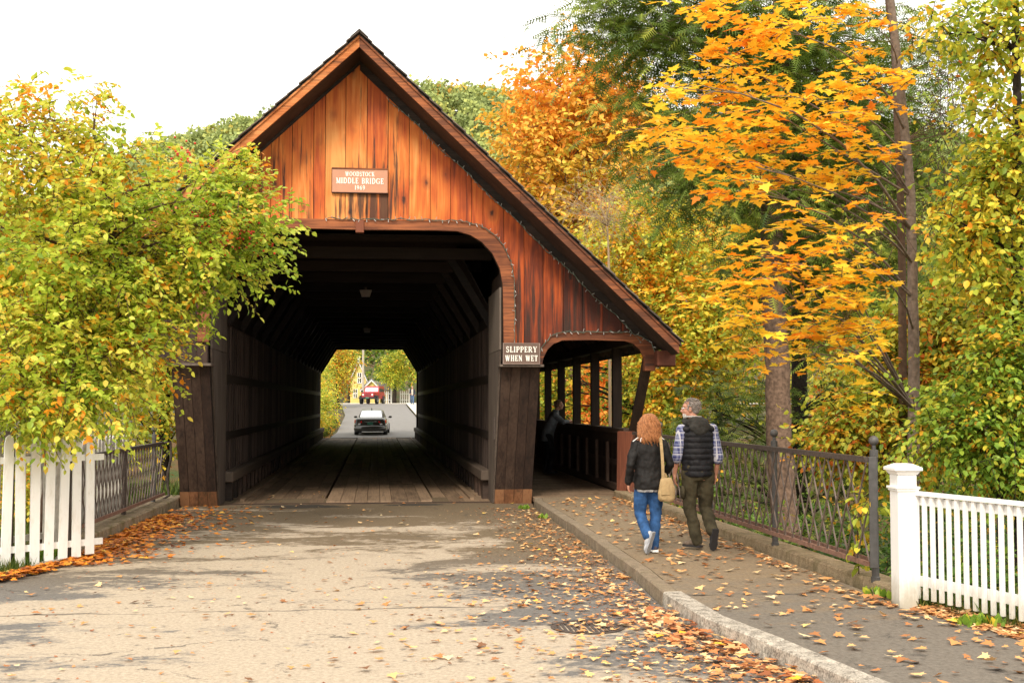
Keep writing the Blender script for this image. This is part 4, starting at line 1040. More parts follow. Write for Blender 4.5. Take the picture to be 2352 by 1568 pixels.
# grate in the road
gp = gnd(1350, 1440, 0)
t = empty('storm_drain', (gp.x, gp.y, .004), 0, 'round iron storm drain grate half covered by leaves near the kerb', 'drain')
mb = MB(); ri, ro = .26, .31; n = 28
vs = []; 
for k in range(n):
    a_ = 2 * math.pi * k / n
    for r_ in (ri, ro): vs += [(r_ * math.cos(a_), r_ * math.sin(a_), 0), (r_ * math.cos(a_), r_ * math.sin(a_), .006)]
fs = []
for k in range(n):
    a_, b_ = 4 * k, 4 * ((k + 1) % n)
    fs += [(a_ + 1, a_ + 3, b_ + 3, b_ + 1), (a_, a_ + 1, b_ + 1, b_), (a_ + 3, a_ + 2, b_ + 2, b_ + 3)]
mb.add(vs, fs); mb.build('rim', M_metal, t, local=True)
mb = MB()
for i in range(-6, 7):
    x = i * .04; h = math.sqrt(max(0, .255 ** 2 - x * x)); mb.box(x - .011, x + .011, -h, h, -.02, .003)
mb.build('grate_bars', M_metal, t, local=True)
# ================================================================== TREES AND PLANTS
YG_STOPS = [(.0, (.12, .20, .025)), (.25, (.27, .37, .04)), (.5, (.52, .56, .06)), (.68, (.76, .66, .07)), (.82, (.80, .52, .04)), (1, (.78, .28, .02))]
L_apple = leafmat('apple_leaves', [(.0, (.20, .32, .035)), (.3, (.40, .53, .05)), (.55, (.64, .69, .09)), (.74, (.80, .70, .12)), (.88, (.88, .52, .045)), (1, (.82, .30, .02))], .48, .38)
L_maple = leafmat('maple_leaves', [(.0, (.90, .72, .06)), (.35, (.94, .56, .04)), (.7, (.92, .41, .03)), (1, (.80, .24, .02))], .48, .5)
L_omaple = leafmat('orange_maple_leaves', [(.0, (.46, .38, .04)), (.25, (.84, .54, .07)), (.5, (.92, .48, .08)), (.75, (.90, .38, .06)), (1, (.74, .20, .03))], .35, .6)
L_hem = leafmat('hemlock_needles', [(.0, (.05, .085, .018)), (.4, (.13, .20, .03)), (.7, (.24, .32, .045)), (1, (.40, .42, .06))], .3, .6)
L_yg = leafmat('yellow_green_leaves', YG_STOPS, .38, .5)
L_grn = leafmat('green_leaves', [(.0, (.08, .16, .02)), (.4, (.19, .32, .035)), (.7, (.36, .47, .05)), (.88, (.64, .58, .06)), (1, (.74, .38, .03))], .34, .45)
L_und = leafmat('undergrowth_leaves', [(.0, (.03, .07, .012)), (.5, (.09, .19, .022)), (.8, (.22, .32, .035)), (.94, (.55, .45, .05)), (1, (.7, .36, .03))], .3, .5)
L_mix = leafmat('hedge_leaves', [(.0, (.10, .18, .022)), (.35, (.30, .40, .045)), (.6, (.54, .55, .06)), (.78, (.78, .58, .05)), (.9, (.76, .30, .025)), (1, (.60, .14, .015))], .34, .45)
L_hill = leafmat('hill_leaves', [(.0, (.20, .25, .09)), (.4, (.33, .39, .13)), (.7, (.46, .50, .15)), (.9, (.52, .44, .09)), (1, (.62, .34, .06))], .25, .8)  # pale colours stand in for haze over the far hill
def B(u, v, Y, ru, rv, ry, wt=1.0):
    c = at(u, v, Y); s = c.y / FPX * 1.03
    return (c, (ru * s, ry, rv * s), wt)
def g0(u, Y): 
    p = at(u, 925, Y); return Vector((p.x, p.y, hgt(p.x, p.y)))

# --- apple tree on the left, in front of the bridge
ap = g0(95, 16.6)
ab = [B(170, 610, 15.6, 240, 210, 1.3), B(400, 550, 16, 190, 120, 1.0), B(90, 830, 15, 190, 140, 1.1), B(270, 800, 15.4, 110, 120, .9), B(562, 508, 16.5, 100, 80, .55, 1.3), B(470, 430, 16.4, 120, 70, .7), B(560, 420, 16.4, 30, 30, .4),
      B(30, 350, 15.6, 110, 110, .9, 1.0), B(90, 260, 15.8, 55, 45, .4, .8), B(205, 250, 16, 25, 60, .25, 1.1), B(265, 360, 16, 70, 70, .5, .8), B(525, 620, 16.2, 60, 50, .4, 1.2), B(100, 915, 14.3, 130, 45, .6, 1.2), B(225, 905, 14.6, 75, 40, .4, 1.0), B(400, 660, 15.8, 85, 75, .5)]
def ap_tone(P):
    # the crown's upper left has turned yellow
    return .03 + .17 * np.clip((P[:, 2] - 4.2) / 2.2, -.2, 1.2) + .10 * np.clip((-3.6 - P[:, 0]) / 2.0, -1, 1)
def berries(root):
    g = np.random.default_rng(5); mb = MB()
    for (u, v, Y) in [(540, 535, 15.9), (560, 520, 16.0), (470, 500, 15.6), (505, 560, 15.6), (590, 560, 16.1), (420, 350, 15.8), (555, 500, 16), (480, 590, 15.5)]:
        c = at(u, v, Y)
        for i in range(22):
            p = c + Vector(g.normal(size=3)) * .11; mb.ball(p, .016, n=6, m=4)
    tag(mb.build('berries', plain('red_berries', (.50, .035, .012), .35), root, True), kind='stuff')
make_tree('apple_tree', 'broad yellow-green fruit tree overhanging the left fence and the bridge gable', 'tree', ap,
          [(ap, .13), (at(150, 980, 16.3), .10), (at(215, 720, 16.1), .075), (at(260, 520, 16), .05), (at(215, 300, 16), .02)],
          ab, 500, 8, .15, .40, 10, .080, OVAL, L_apple, M_twig, seed=1, droop=.30, leafdroop=.40, tonefn=ap_tone, nlimb=70, tj=.15, extra=berries, outward=.8)

# --- foreground maple branches on the right, thin pale trunk
mbase = g0(2090, 14.0)
mbl = []
def interp(T, x): return lerpt(T, x)
lf = [(0, 1620), (60, 1570), (100, 1500), (200, 1530), (260, 1490), (310, 1490), (400, 1590), (500, 1690), (560, 1750)]
rg = random.Random(3)
for v in range(5, 560, 36):
    u = interp(lf, v) + 55
    while u < 2030:
        if rg.random() < .86: mbl.append(B(u, v + rg.uniform(-12, 12), rg.uniform(11.3, 13.2), 75, 15, .3))
        u += rg.uniform(95, 135)
lf2 = [(590, 1760), (640, 1620), (700, 1600), (760, 1620), (800, 1700), (830, 1800)]; rt2 = [(590, 1900), (640, 1960), (700, 1990), (760, 1990), (830, 1900)]
for v in range(595, 830, 32):
    u = interp(lf2, v) + 40
    while u < interp(rt2, v):
        if rg.random() < .9: mbl.append(B(u, v + rg.uniform(-10, 10), rg.uniform(11.2, 12.4), 65, 14, .3))
        u += rg.uniform(85, 115)
mbl += [B(1910, 920, 11.8, 50, 22, .2), B(1880, 800, 11.8, 60, 14, .2)]
make_tree('maple_tree', 'slender maple with layered bright orange leaves in front of the hemlock trunk', 'tree', mbase,
          [(mbase, .085), (at(2098, 760, 14.0), .065), (at(2093, 450, 13.9), .055), (at(2062, 150, 13.7), .05), (at(2040, -60, 13.6), .04)],
          mbl, 215, 3, .13, .34, 6, .114, MAPLE, L_maple, M_barkg, seed=2, droop=.18, leafdroop=.12, flat=.85, nlimb=24, tj=.20, upn=2.2, outward=.5, limb_r=.08,
          tonefn=lambda P: -.10 - .16 * np.clip((3.6 - P[:, 2]) / 1.0, 0, 1))

# --- hemlocks
hb = g0(1800, 24)
hbl = [B(1680, 40, 24, 300, 130, 2.6), B(1480, 90, 24, 150, 110, 1.6), B(1370, 40, 24, 70, 50, .8, 1.5), B(1600, 290, 24, 200, 100, 2.2), B(1660, 410, 23.5, 150, 60, 2), B(1850, 220, 25, 230, 200, 2.6), 
       B(1900, 560, 25, 190, 110, 2.2), B(2020, 380, 25, 150, 190, 2), B(1950, 700, 24.5, 120, 60, 1.6), B(2090, 130, 25, 110, 110, 1.5)]
make_tree('hemlock_tree', 'tall dark green hemlock with a thick brown trunk beyond the railing', 'tree', hb,
          [(hb, .34), (at(1804, 1240, 24), .29), (at(1792, 1000, 24), .26), (at(1781, 800, 24), .25), (at(1771, 500, 24), .23), (at(1790, 200, 24), .20), (at(1800, -100, 24), .17)],
          hbl, 600, 6, .42, .9, 4, .40, CONIF, L_hem, M_bark, seed=3, droop=.45, leafdroop=.35, flat=.6, nlimb=90, tj=.16, group=None, upn=1.2, limb_r=.2)
hb = g0(1845, 29)
make_tree('hemlock_tree', 'darker hemlock standing just behind the thick brown trunk', 'tree', hb,
          [(hb, .26), (at(1838, 1200, 29), .22), (at(1832, 700, 29), .18), (at(1828, 300, 29), .14), (at(1828, -60, 29), .1)],
          [B(1950, 880, 29, 130, 60, 2), B(1930, 1080, 29, 140, 120, 2), B(1700, 980, 28, 110, 110, 1.8), B(1950, 650, 29, 150, 120, 2), B(1850, 350, 30, 170, 250, 2.5), B(1650, 1120, 27, 110, 80, 1.5), B(2060, 1000, 28, 100, 90, 1.5)],
          330, 6, .5, .9, 4, .42, CONIF, L_hem, M_barkd, seed=4, droop=.35, leafdroop=.3, flat=.6, nlimb=60, upn=1.2, limb_r=.25)

# --- far orange maple above the roof edge, and the one seen through the walkway
ob = g0(1310, 56)
make_tree('maple_tree', 'tall orange maple rising behind the right slope of the bridge roof', 'tree', ob,
          [(ob, .4), (at(1300, 560, 56), .3), (at(1320, 350, 56), .2), (at(1340, 180, 56), .08)],
          [B(1275, 420, 56, 125, 130, 3), B(1330, 230, 56, 100, 110, 2.4), B(1225, 290, 56, 75, 90, 2), B(1400, 320, 56, 90, 180, 2.5), B(1290, 510, 56, 140, 80, 3), B(1318, 140, 56, 40, 35, 1, 1.5), B(1240, 180, 56, 55, 30, 1, 1.3), B(1430, 200, 56, 60, 60, 2)],
          620, 6, .55, .9, 5, .27, OVAL, L_omaple, M_bark, seed=5, droop=.2, nlimb=60, twig=.15, tj=.13, tonefn=lambda P: -.24 + .03 * (P[:, 2] - 12))
ob = g0(1370, 58)
make_tree('maple_tree', 'low glowing orange maple seen between the walkway posts', 'tree', ob,
          [(ob, .25), (at(1370, 1050, 58), .2), (at(1372, 900, 58), .1)],
          [B(1370, 880, 57, 90, 90, 2.5), B(1320, 940, 57, 80, 60, 2), B(1430, 960, 57, 60, 60, 2), B(1400, 830, 58, 60, 50, 2), B(1290, 880, 57, 40, 50, 2)],
          330, 6, .45, .8, 5, .24, OVAL, L_omaple, M_barkd, seed=6, nlimb=30, twig=.15, tj=.15, tonefn=lambda P: .15 + 0 * P[:, 0])

# --- yellow-green trees beyond the walkway roof
for i, (u, Y, bl, lab, sd, tf) in enumerate([
    (1480, 42, [(1450, 590, 120, 110, 2.5), (1400, 520, 60, 50, 1.5), (1500, 700, 120, 90, 2), (1560, 560, 100, 70, 2)], 'pale yellow tree just beyond the lower right roof slope', 7, .20),
    (1650, 40, [(1640, 730, 120, 110, 2), (1720, 620, 70, 80, 2), (1590, 830, 110, 90, 2), (1540, 900, 60, 100, 1.5)], 'yellow-green tree left of the thick brown trunk', 8, .12),
    (1560, 46, [(1500, 960, 90, 80, 2), (1250, 960, 60, 80, 2), (1560, 1020, 90, 70, 2), (1280, 850, 60, 50, 2), (1470, 860, 60, 90, 2)], 'low green tree beyond the walkway parapet', 9, -.02),
    (2000, 44, [(1950, 780, 130, 120, 2.5), (2050, 650, 120, 120, 2.5), (1920, 600, 80, 80, 2), (2080, 880, 120, 90, 2)], 'yellow tree deep behind the two thin trunks', 10, .22)]):
    b0_ = g0(u, Y)
    make_tree('broadleaf_tree', lab, 'tree', b0_, [(b0_, .16), (at(u, 900, Y), .12), (at(u + 8, 620, Y), .06)], [B(a_, b_, Y, c_, d_, e_) for a_, b_, c_, d_, e_ in bl],
              360, 6, .36, .7, 6, .165, OVAL, L_yg, M_barkd, seed=sd, nlimb=35, twig=.2, droop=.25, tonefn=(lambda t: (lambda P: t + 0 * P[:, 0]))(tf))

# --- right edge
for (u, Y, tr, bl, lab, sd, sz, lm, nc, tf, nm) in [
    (2338, 12.8, [(2345, 1000, .075), (2335, 600, .06), (2338, 300, .05), (2330, -60, .035)], [(2300, 80, 60, 110, .7), (2310, 300, 60, 130, .7), (2240, 430, 50, 60, .5), (2310, 520, 60, 120, .7), (2200, 540, 50, 45, .5), (2270, 640, 70, 60, .6), (2170, 60, 50, 30, .3), (2345, 750, 60, 80, .6)], 'yellow-green tree with a black trunk at the right edge', 20, .086, L_yg, 185, .02, 'broadleaf_tree'),
    (2150, 15.5, [(2150, 900, .03), (2150, 780, .02)], [(2130, 760, 110, 90, .9), (2060, 830, 90, 70, .8), (2180, 860, 130, 90, .9), (2230, 720, 90, 80, .8)], 'yellow and green bush behind the thin twin trunks', 21, .085, L_mix, 230, .08, 'shrub'),
    (2290, 12.5, [(2290, 1000, .02), (2290, 850, .015)], [(2300, 900, 80, 110, .7), (2250, 1010, 100, 80, .6), (2330, 780, 50, 80, .5), (2330, 1060, 60, 60, .5), (2180, 990, 60, 60, .5)], 'leafy green bush rising over the white baluster fence', 22, .072, L_grn, 220, .09, 'shrub'),
    (2000, 15, [(2000, 1000, .02), (1990, 930, .015)], [(2000, 960, 90, 70, .7), (2080, 920, 80, 70, .7), (1930, 1010, 60, 50, .5), (2060, 1030, 80, 60, .6)], 'orange-tinted bush right of the last ball-topped railing post', 23, .08, L_mix, 210, .13, 'shrub')]:
    b0_ = g0(u, Y)
    make_tree(nm, lab, 'tree' if nm != 'shrub' else 'bush', b0_, [(b0_, tr[0][2])] + [(at(a_, b_, Y), c_) for a_, b_, c_ in tr], [B(a_, b_, Y, c_, d_, e_) for a_, b_, c_, d_, e_ in bl],
              nc, 7, .14, .36, 7, sz, OVAL, lm, M_barkd, seed=sd, nlimb=26, twig=.3, droop=.35, leafdroop=.55, tj=.17, tonefn=(lambda t: (lambda P: t + 0 * P[:, 0]))(tf))
# undergrowth on the bank behind the railing
for (x, y, z, rx, rz, lab, sd, tf) in [(6.2, 12.6, -.6, .9, .75, 'low green bush on the bank behind the near end of the right railing', 31, 0), (6.6, 15.2, -.8, 1.1, .9, 'green bush on the bank behind the middle of the right railing', 32, .02), (6.4, 18.5, -.7, 1.2, 1.0, 'green bush on the bank behind the far half of the right railing', 33, .08),
    (8.6, 15, -.5, 1.2, 1.1, 'leafy bush farther down the right bank', 34, .05), (6.3, 22.5, -.9, 1.2, 1.2, 'green bush beside the walkway end of the railing', 35, .1), (5.9, 10.9, -.25, .55, .5, 'small green bush between the railing end and the white post', 36, .05), (7.0, 10.3, -.1, .9, .6, 'low bush behind the white baluster fence', 37, .05), (9.6, 19, .1, 1.6, 1.3, 'mixed bush below the hemlock trunk', 38, .08)]:
    b0_ = Vector((x, y, hgt(x, y)))
    make_tree('shrub', lab, 'bush', b0_, [(b0_, .02), (b0_ + Vector((0, 0, .5)), .01)], [(Vector((x, y, z)), (rx, rx, rz), 1), (Vector((x, y, z - .5)), (rx * 1.3, rx * 1.3, rz * .7), 1)],
              200, 7, .16, .34, 6, .078, OVAL, L_und, M_barkd, seed=sd, nlimb=16, twig=.2, tj=.15, tonefn=(lambda t: (lambda P: t + 0 * P[:, 0]))(tf))
for (x, y, rx, rz, lab, sd) in [(-8.2, 19.5, 1.6, 1.3, 'round green bush on the lawn left of the left railing', 81), (-9.5, 15.5, 1.5, 1.2, 'yellow-green bush on the lawn behind the left picket fence', 82), (-6.4, 24.5, 1.3, 1.1, 'bush on the bank beside the left bridge wall', 83)]:
    b0_ = Vector((x, y, hgt(x, y)))
    make_tree('shrub', lab, 'bush', b0_, [(b0_, .02), (b0_ + Vector((0, 0, .6)), .01)], [(b0_ + Vector((0, 0, rz * .7)), (rx, rx, rz), 1)], 190, 7, .16, .36, 6, .085, OVAL, L_yg, M_barkd, seed=sd, nlimb=12, twig=.1)
# second thin trunk with bare twigs
b0_ = g0(2072, 14.6)
make_tree('thin_tree', 'thin bare-twigged tree, left of the two slender trunks', 'tree', b0_, [(b0_, .06), (at(2072, 700, 14.6), .05), (at(2068, 420, 14.6), .045), (at(2052, 100, 14.6), .035), (at(2030, -60, 14.6), .03)],
          [B(2180, 300, 14.5, 90, 60, .6), B(2200, 180, 14.5, 80, 80, .6), B(2150, 420, 14.5, 90, 40, .6), B(1980, 480, 14.4, 80, 60, .5)], 46, 5, .22, .5, 2, .07, OVAL, L_mix, M_twig, seed=24, nlimb=14, twig=1.0, limb_r=.07)
b0_ = g0(1400, 33)
make_tree('bare_shrub', 'pale leafless twigs above the right roof slope', 'bush', b0_, [(b0_, .05), (at(1400, 640, 33), .04), (at(1395, 520, 33), .02)],
          [B(1370, 470, 33, 80, 60, .8)], 40, 6, .35, .8, 1, .03, OVAL, L_yg, plain('pale_twig', (.42, .30, .18), .8), seed=25, nlimb=40, twig=1.0, limb_r=.2)
# --- background trees, right, left and beyond
for (u, Y, bl, lab, sd, tf, lm, sz) in [
    (1620, 75, [(1560, 700, 170, 150, 4), (1500, 850, 150, 120, 4), (1700, 600, 150, 150, 4), (1420, 700, 80, 120, 3)], 'broad yellow tree filling the gap far behind the walkway roof', 41, .22, L_yg, .33),
    (1800, 80, [(1850, 700, 180, 200, 4), (1750, 900, 150, 150, 4), (1950, 950, 150, 120, 4)], 'broad green tree far behind the hemlocks', 42, .06, L_yg, .33),
    (2150, 60, [(2150, 620, 170, 170, 4), (2250, 500, 120, 120, 4), (2100, 850, 180, 150, 4), (2300, 800, 120, 200, 4)], 'broad yellow tree far behind the right bushes', 43, .05, L_yg, .28),
    (2300, 40, [(2300, 650, 120, 130, 2.5), (2250, 880, 150, 130, 2.5), (2330, 420, 60, 130, 2)], 'green tree behind the black trunk at the right edge', 44, -.05, L_yg, .19),
    (1320, 80, [(1300, 900, 110, 110, 3), (1420, 880, 100, 100, 3), (1250, 850, 60, 80, 2)], 'green tree behind the low orange maple', 45, -.08, L_yg, .33),
    (120, 40, [(80, 620, 180, 170, 2.5), (250, 700, 160, 150, 2.5), (60, 850, 150, 120, 2)], 'green tree behind the left fruit tree', 46, -.12, L_yg, .19),
    (380, 36, [(370, 760, 110, 120, 2), (330, 900, 120, 110, 2), (395, 930, 60, 90, 1)], 'yellow-green tree beside the left bridge wall', 47, .08, L_yg, .15),
    (200, 70, [(150, 560, 170, 120, 4), (350, 620, 150, 150, 4), (20, 700, 150, 200, 4), (430, 520, 100, 90, 3)], 'broad green tree far behind the left fruit tree', 48, -.12, L_yg, .33)]:
    b0_ = g0(u, Y)
    make_tree('background_tree', lab, 'tree', b0_, [(b0_, .2), (at(u, 900, Y), .15), (at(u, 700, Y), .08)], [B(a_, b_, Y, c_, d_, e_) for a_, b_, c_, d_, e_ in bl],
              300, 5, .02 * Y ** .9 + .1, .9, 5, sz, OVAL, lm, M_barkd, seed=sd, nlimb=20, twig=False, tonefn=(lambda t: (lambda P: t + 0 * P[:, 0]))(tf))
# beyond the tunnel
def fb(x, y, z, rx, rz): return (Vector((x, y, z + far_z(y))), (rx, rx, rz), 1)
for (nm, x, y, bl, lab, sd, tf, lm, sz, nc) in [
    ('broadleaf_tree', -6.5, 100, [(-6.5, 100, 3.8, 2.4, 2.8), (-5.0, 98, 3.0, 1.5, 1.7)], 'yellow-green tree on the left beyond the tunnel', 51, -.02, L_yg, .17, 320),
    ('broadleaf_tree', -3.4, 112, [(-3.3, 112, 2.6, 1.3, 1.5), (-4.0, 112, 4.3, 1.9, 1.6), (-2.3, 113, 4.6, 1.0, 1.2)], 'orange-tinged tree left of the red vehicle beyond the tunnel', 52, .17, L_mix, .17, 300),
    ('broadleaf_tree', -3, 145, [(-3, 145, 9, 4.5, 4.5), (-8, 145, 7, 4, 4), (3, 148, 9, 4, 4)], 'dark green tree above the yellow house beyond the tunnel', 53, -.1, L_grn, .34, 420),
    ('broadleaf_tree', 2.0, 129.3, [(2.0, 129.3, 3.7, 1.2, 1.5), (2.6, 129.3, 2.9, 1.1, .8), (1.3, 129.3, 3.0, .7, .6)], 'pale yellow-green tree with a visible trunk beside the white fence beyond the tunnel', 54, -.04, L_yg, .16, 260),
    ('broadleaf_tree', 6.0, 128, [(5.3, 128, 5.2, 2.6, 2.5), (7.5, 128, 4, 2.5, 3), (4.5, 128, 7.5, 2, 2)], 'green tree with reddish patches on the right beyond the tunnel', 55, .0, L_mix, .22, 300),
    ('broadleaf_tree', 2, 165, [(2, 165, 8, 7, 6), (10, 165, 7, 6, 6), (-10, 165, 7, 6, 6)], 'dark woods edge tree farthest beyond the tunnel', 56, -.15, L_grn, .42, 380)]:
    b0_ = Vector((x, y, hgt(x, y)))
    make_tree(nm, lab, 'tree', b0_, [(b0_, .24), (b0_ + Vector((0, 0, 2)), .18), (b0_ + Vector((.1, 0, 3.8)), .1)], [fb(*q) for q in bl], nc, 5, .35, .7, 5, sz, OVAL, lm, M_barkd, seed=sd, nlimb=16, twig=False,
              tonefn=(lambda t: (lambda P: t + 0 * P[:, 0]))(tf))
for i, (x, y, rx, rz, lab, tf) in enumerate([(-3.7, 69, .9, .9, 'goldenrod-yellow bush left of the road, nearest the tunnel mouth', .06), (-3.6, 75, 1.0, 1.4, 'second bush from the tunnel mouth on the left bank', -.02), (-4.0, 82, 1.4, 2.0, 'third bush from the tunnel mouth on the left bank', .02), (-4.6, 90, 1.6, 2.3, 'farthest and tallest bush on the left bank', .1), (7, 74, 1.6, 1.5, 'bush right of the road beyond the tunnel', 0)]):
    b0_ = Vector((x, y, hgt(x, y)))
    make_tree('shrub', lab, 'bush', b0_, [(b0_, .03), (b0_ + Vector((0, 0, .6)), .015)], [(b0_ + Vector((0, 0, rz * .8)), (rx, rx * 1.6, rz), 1)], 130, 6, .2, .45, 5, .13, OVAL, L_yg, M_barkd, seed=60 + i, nlimb=8, twig=False,
              tonefn=(lambda t: (lambda P: t + 0 * P[:, 0]))(tf))

# --- woods on the hill: one far-off mass
g = np.random.default_rng(77); n = 3000
X = g.uniform(-150, 190, n); Yh = g.uniform(205, 318, n)
Z = np.array([hgt(a_, b_) for a_, b_ in zip(X, Yh)]); Rd = g.uniform(1.9, 3.5, n); nt_ = np.clip(g.normal(.38, .17, n), 0, 1)
q = g.random(n) < .07; nt_[q] = g.uniform(.75, 1, q.sum())
m_ = 90; dd = norm(g.normal(size=(n * m_, 3))); dd[:, 2] = np.abs(dd[:, 2]) * 1.0 - .25
rr_ = (.72 + .34 * g.random(n * m_)) * np.repeat(Rd, m_)
lump = 1 + .16 * np.sin(dd[:, 0] * 5 + np.repeat(Rd, m_) * 9) * np.cos(dd[:, 1] * 6 + np.repeat(Rd, m_) * 5)
P = np.stack([np.repeat(X, m_), np.repeat(Yh, m_), np.repeat(Z, m_) + np.repeat(Rd, m_) * 1.35], 1) + dd * (rr_ * lump)[:, None] * np.array([1, 1, 1.1])
leafmesh('hillside_woods', P, g.normal(size=P.shape), dd + g.normal(size=P.shape) * .5, g.uniform(.55, 1.1, len(P)), np.repeat(nt_, m_) + g.normal(size=len(P)) * .10, CARD, L_hill, None)
tag(bpy.data.objects['hillside_woods'], kind='stuff')

# --- fallen leaves and weeds
L_fall = leafmat('fallen_leaves', [(.0, (.20, .09, .04)), (.2, (.48, .19, .06)), (.45, (.68, .34, .12)), (.65, (.76, .50, .24)), (.88, (.76, .60, .36)), (1, (.84, .55, .08))], .1, .7)
L_gut = leafmat('gutter_leaf_litter', [(.0, (.16, .05, .02)), (.3, (.50, .16, .05)), (.55, (.68, .34, .14)), (.8, (.78, .56, .30)), (1, (.85, .42, .03))], .1, .7)
L_pile = leafmat('orange_fallen_leaves', [(.0, (.12, .035, .012)), (.3, (.40, .11, .014)), (.6, (.72, .22, .016)), (.85, (.82, .36, .03)), (1, (.80, .50, .10))], .1, .6)
def scatter(name, pts, zf, mat, seed, size=(.05, .12), tm=.5):
    g = np.random.default_rng(seed); P = np.array(pts, float); n = len(P)
    a_ = g.uniform(0, 2 * math.pi, n); D = np.stack([np.cos(a_), np.sin(a_), g.normal(size=n) * .10], 1)
    Nn = np.stack([g.normal(size=n) * .16, g.normal(size=n) * .16, np.ones(n)], 1)
    S = g.uniform(*size, n) * (.8 + .4 * g.random(n)); P3 = np.stack([P[:, 0], P[:, 1], np.array([zf(x, y) for x, y in P]) + .010 + .09 * S + g.random(n) * .008], 1)
    o = leafmesh(name, P3, D, Nn, S, np.clip(g.normal(tm, .24, n), 0, 1), MAPLE, mat, None); return tag(o, kind='stuff')
g = np.random.default_rng(8); pts = []
def kx(y):
    for (a_, p), (b_, q) in zip(KERB, KERB[1:]):
        if q <= y <= p: return a_ + (b_ - a_) * (p - y) / (p - q)
    return KERB[0][0] if y > 20 else 3.4
zroad = lambda x, y: .0
for i in range(1250):                         # gutter
    y = 22 - 16 * g.random() ** .7; x = kx(y) - abs(g.normal()) * (.35 + .035 * max(0, 22 - y)) - .02; pts.append((x, y))
for i in range(650): 
    y = g.uniform(5.5, 13.5); x = kx(y) - .1 - abs(g.normal()) * 1.1; pts.append((x, y))
for i in range(380): pts.append((g.uniform(-4.5, 3), g.uniform(6, 13)))
for i in range(200): pts.append((g.uniform(-3.3, 2.7), g.uniform(13, 22.8)))
for i in range(50): pts.append((g.uniform(-2.6, 2.1), g.uniform(22.8, 27)))
pts = [p for p in pts if p[1] > 13.2 or p[0] > -4.0]; pts = [p for p in pts if p[0] < kx(p[1]) - .04 or p[1] < 3.2]
scatter('fallen_leaves_on_road', pts, zroad, L_fall, 1, (.035, .09), .42)
pts = []; GUT = []
for i in range(400):
    y = 5.8 + 5 * g.random(); x = kx(y) - .02 - abs(g.normal()) * .28; GUT.append((x, y))
for i in range(1000):
    y = g.uniform(5.8, 22); x0 = kx(y) + .2; x1 = 4.45 if y > 10 else 4.45 + (10 - y) * .22
    t_ = g.random(); t_ = t_ if g.random() < .6 else 1 - abs(g.normal()) * .12
    if 0 < t_ < 1: pts.append((x0 + (x1 - x0) * t_, y))
scatter('fallen_leaves_on_sidewalk', pts, lambda x, y: .12, L_fall, 2, (.045, .11), .36)
scatter('gutter_leaves', GUT, lambda x, y: .03 * rnd.random(), L_gut, 12, (.06, .12), .5)
pts = []
for i in range(2300):
    y = 13.2 + 7.5 * g.random() ** 1.15; x = lerpt([(13.0, -4.1), (14, -3.75), (15, -3.58), (17, -3.56), (22, -3.45)], y) + abs(g.normal()) * (.30 if y > 14.5 else .1) - .02; pts.append((x, y))
for i in range(420): pts.append((-3.4 + abs(g.normal()) * .75, g.uniform(15, 22.4)))
scatter('fallen_leaf_pile', pts, lambda x, y: .03 * max(0, 1 - (x + 3.6) * 2) * g.random(), L_pile, 3, (.06, .11))
pts = []
for i in range(900): y = g.uniform(11.8, 16.2); pts.append((lerpt([(11.5, -6), (13.0, -4.35), (14, -3.95), (15, -3.85), (17, -3.85)], y) - abs(g.normal()) * .7, y))
for i in range(1300):
    y = g.uniform(6.5, 10.1); pts.append((lerpt([(5.9, 5.4), (8.58, 4.76), (9.31, 4.62), (10.05, 4.45)], y) + abs(g.normal()) * .22 - .03, y))
scatter('fallen_leaves_on_ground', pts, lambda x, y: hgt(x, y) + .02, L_fall, 4, (.05, .1), .4)
g = np.random.default_rng(31); cp = []
for i in range(3600):
    y = 5.6 + 16 * g.random() ** 1.3; x = kx(y) - .02 - abs(g.normal()) * (.22 + .02 * y); cp.append((x, y))
for i in range(900): cp.append((g.uniform(-4, 2.6), g.uniform(6, 16)))
CP = np.array(cp); n = len(CP); a_ = g.uniform(0, 6.28, n)
tag(leafmesh('leaf_crumbs', np.stack([CP[:, 0], CP[:, 1], np.full(n, .006)], 1), np.stack([np.cos(a_), np.sin(a_), np.zeros(n)], 1), np.stack([g.normal(size=n) * .2, g.normal(size=n) * .2, np.ones(n)], 1), g.uniform(.008, .034, n), np.clip(g.normal(.25, .22, n), 0, 1), CARD, L_gut, None), kind='stuff')
# far road edge litter
pts = [(-2.45 - abs(g.normal()) * .6, y) for y in g.uniform(65.5, 84, 700)]
scatter('fallen_leaves_beyond', pts, lambda x, y: hgt(x, y) + .06, L_pile, 5, (.1, .18), .7)
# weeds and grass tufts
def tufts(name, pts, zf, mat, seed, h=(.08, .2), k=14, tpl=None, sp=.06):
    g = np.random.default_rng(seed); P = np.repeat(np.array(pts, float), k, 0); n = len(P)
    P = P + g.normal(size=P.shape) * sp; P3 = np.stack([P[:, 0], P[:, 1], np.array([zf(x, y) for x, y in P])], 1)
    D = np.stack([g.normal(size=n) * .35, g.normal(size=n) * .35, np.ones(n)], 1)
    return tag(leafmesh(name, P3, D, g.normal(size=(n, 3)), g.uniform(*h, n), g.normal(.45, .2, n), tpl, mat, None), kind='stuff')
BLADE = (np.array([(-.04, 0, 0), (-.03, .5, .02), (0, 1, .12), (.03, .5, .02), (.04, 0, 0)]), [(0, 4, 3, 2, 1)])
L_grass = leafmat('grass_blades', [(.0, (.03, .06, .01)), (.5, (.10, .16, .02)), (1, (.34, .27, .07))], .3, .6)
pts = [(lerpt([(8.9, 5.0), (10.2, 4.65)], y) + .05 + abs(g.normal()) * .8, y) for y in g.uniform(8.0, 10.6, 260)]
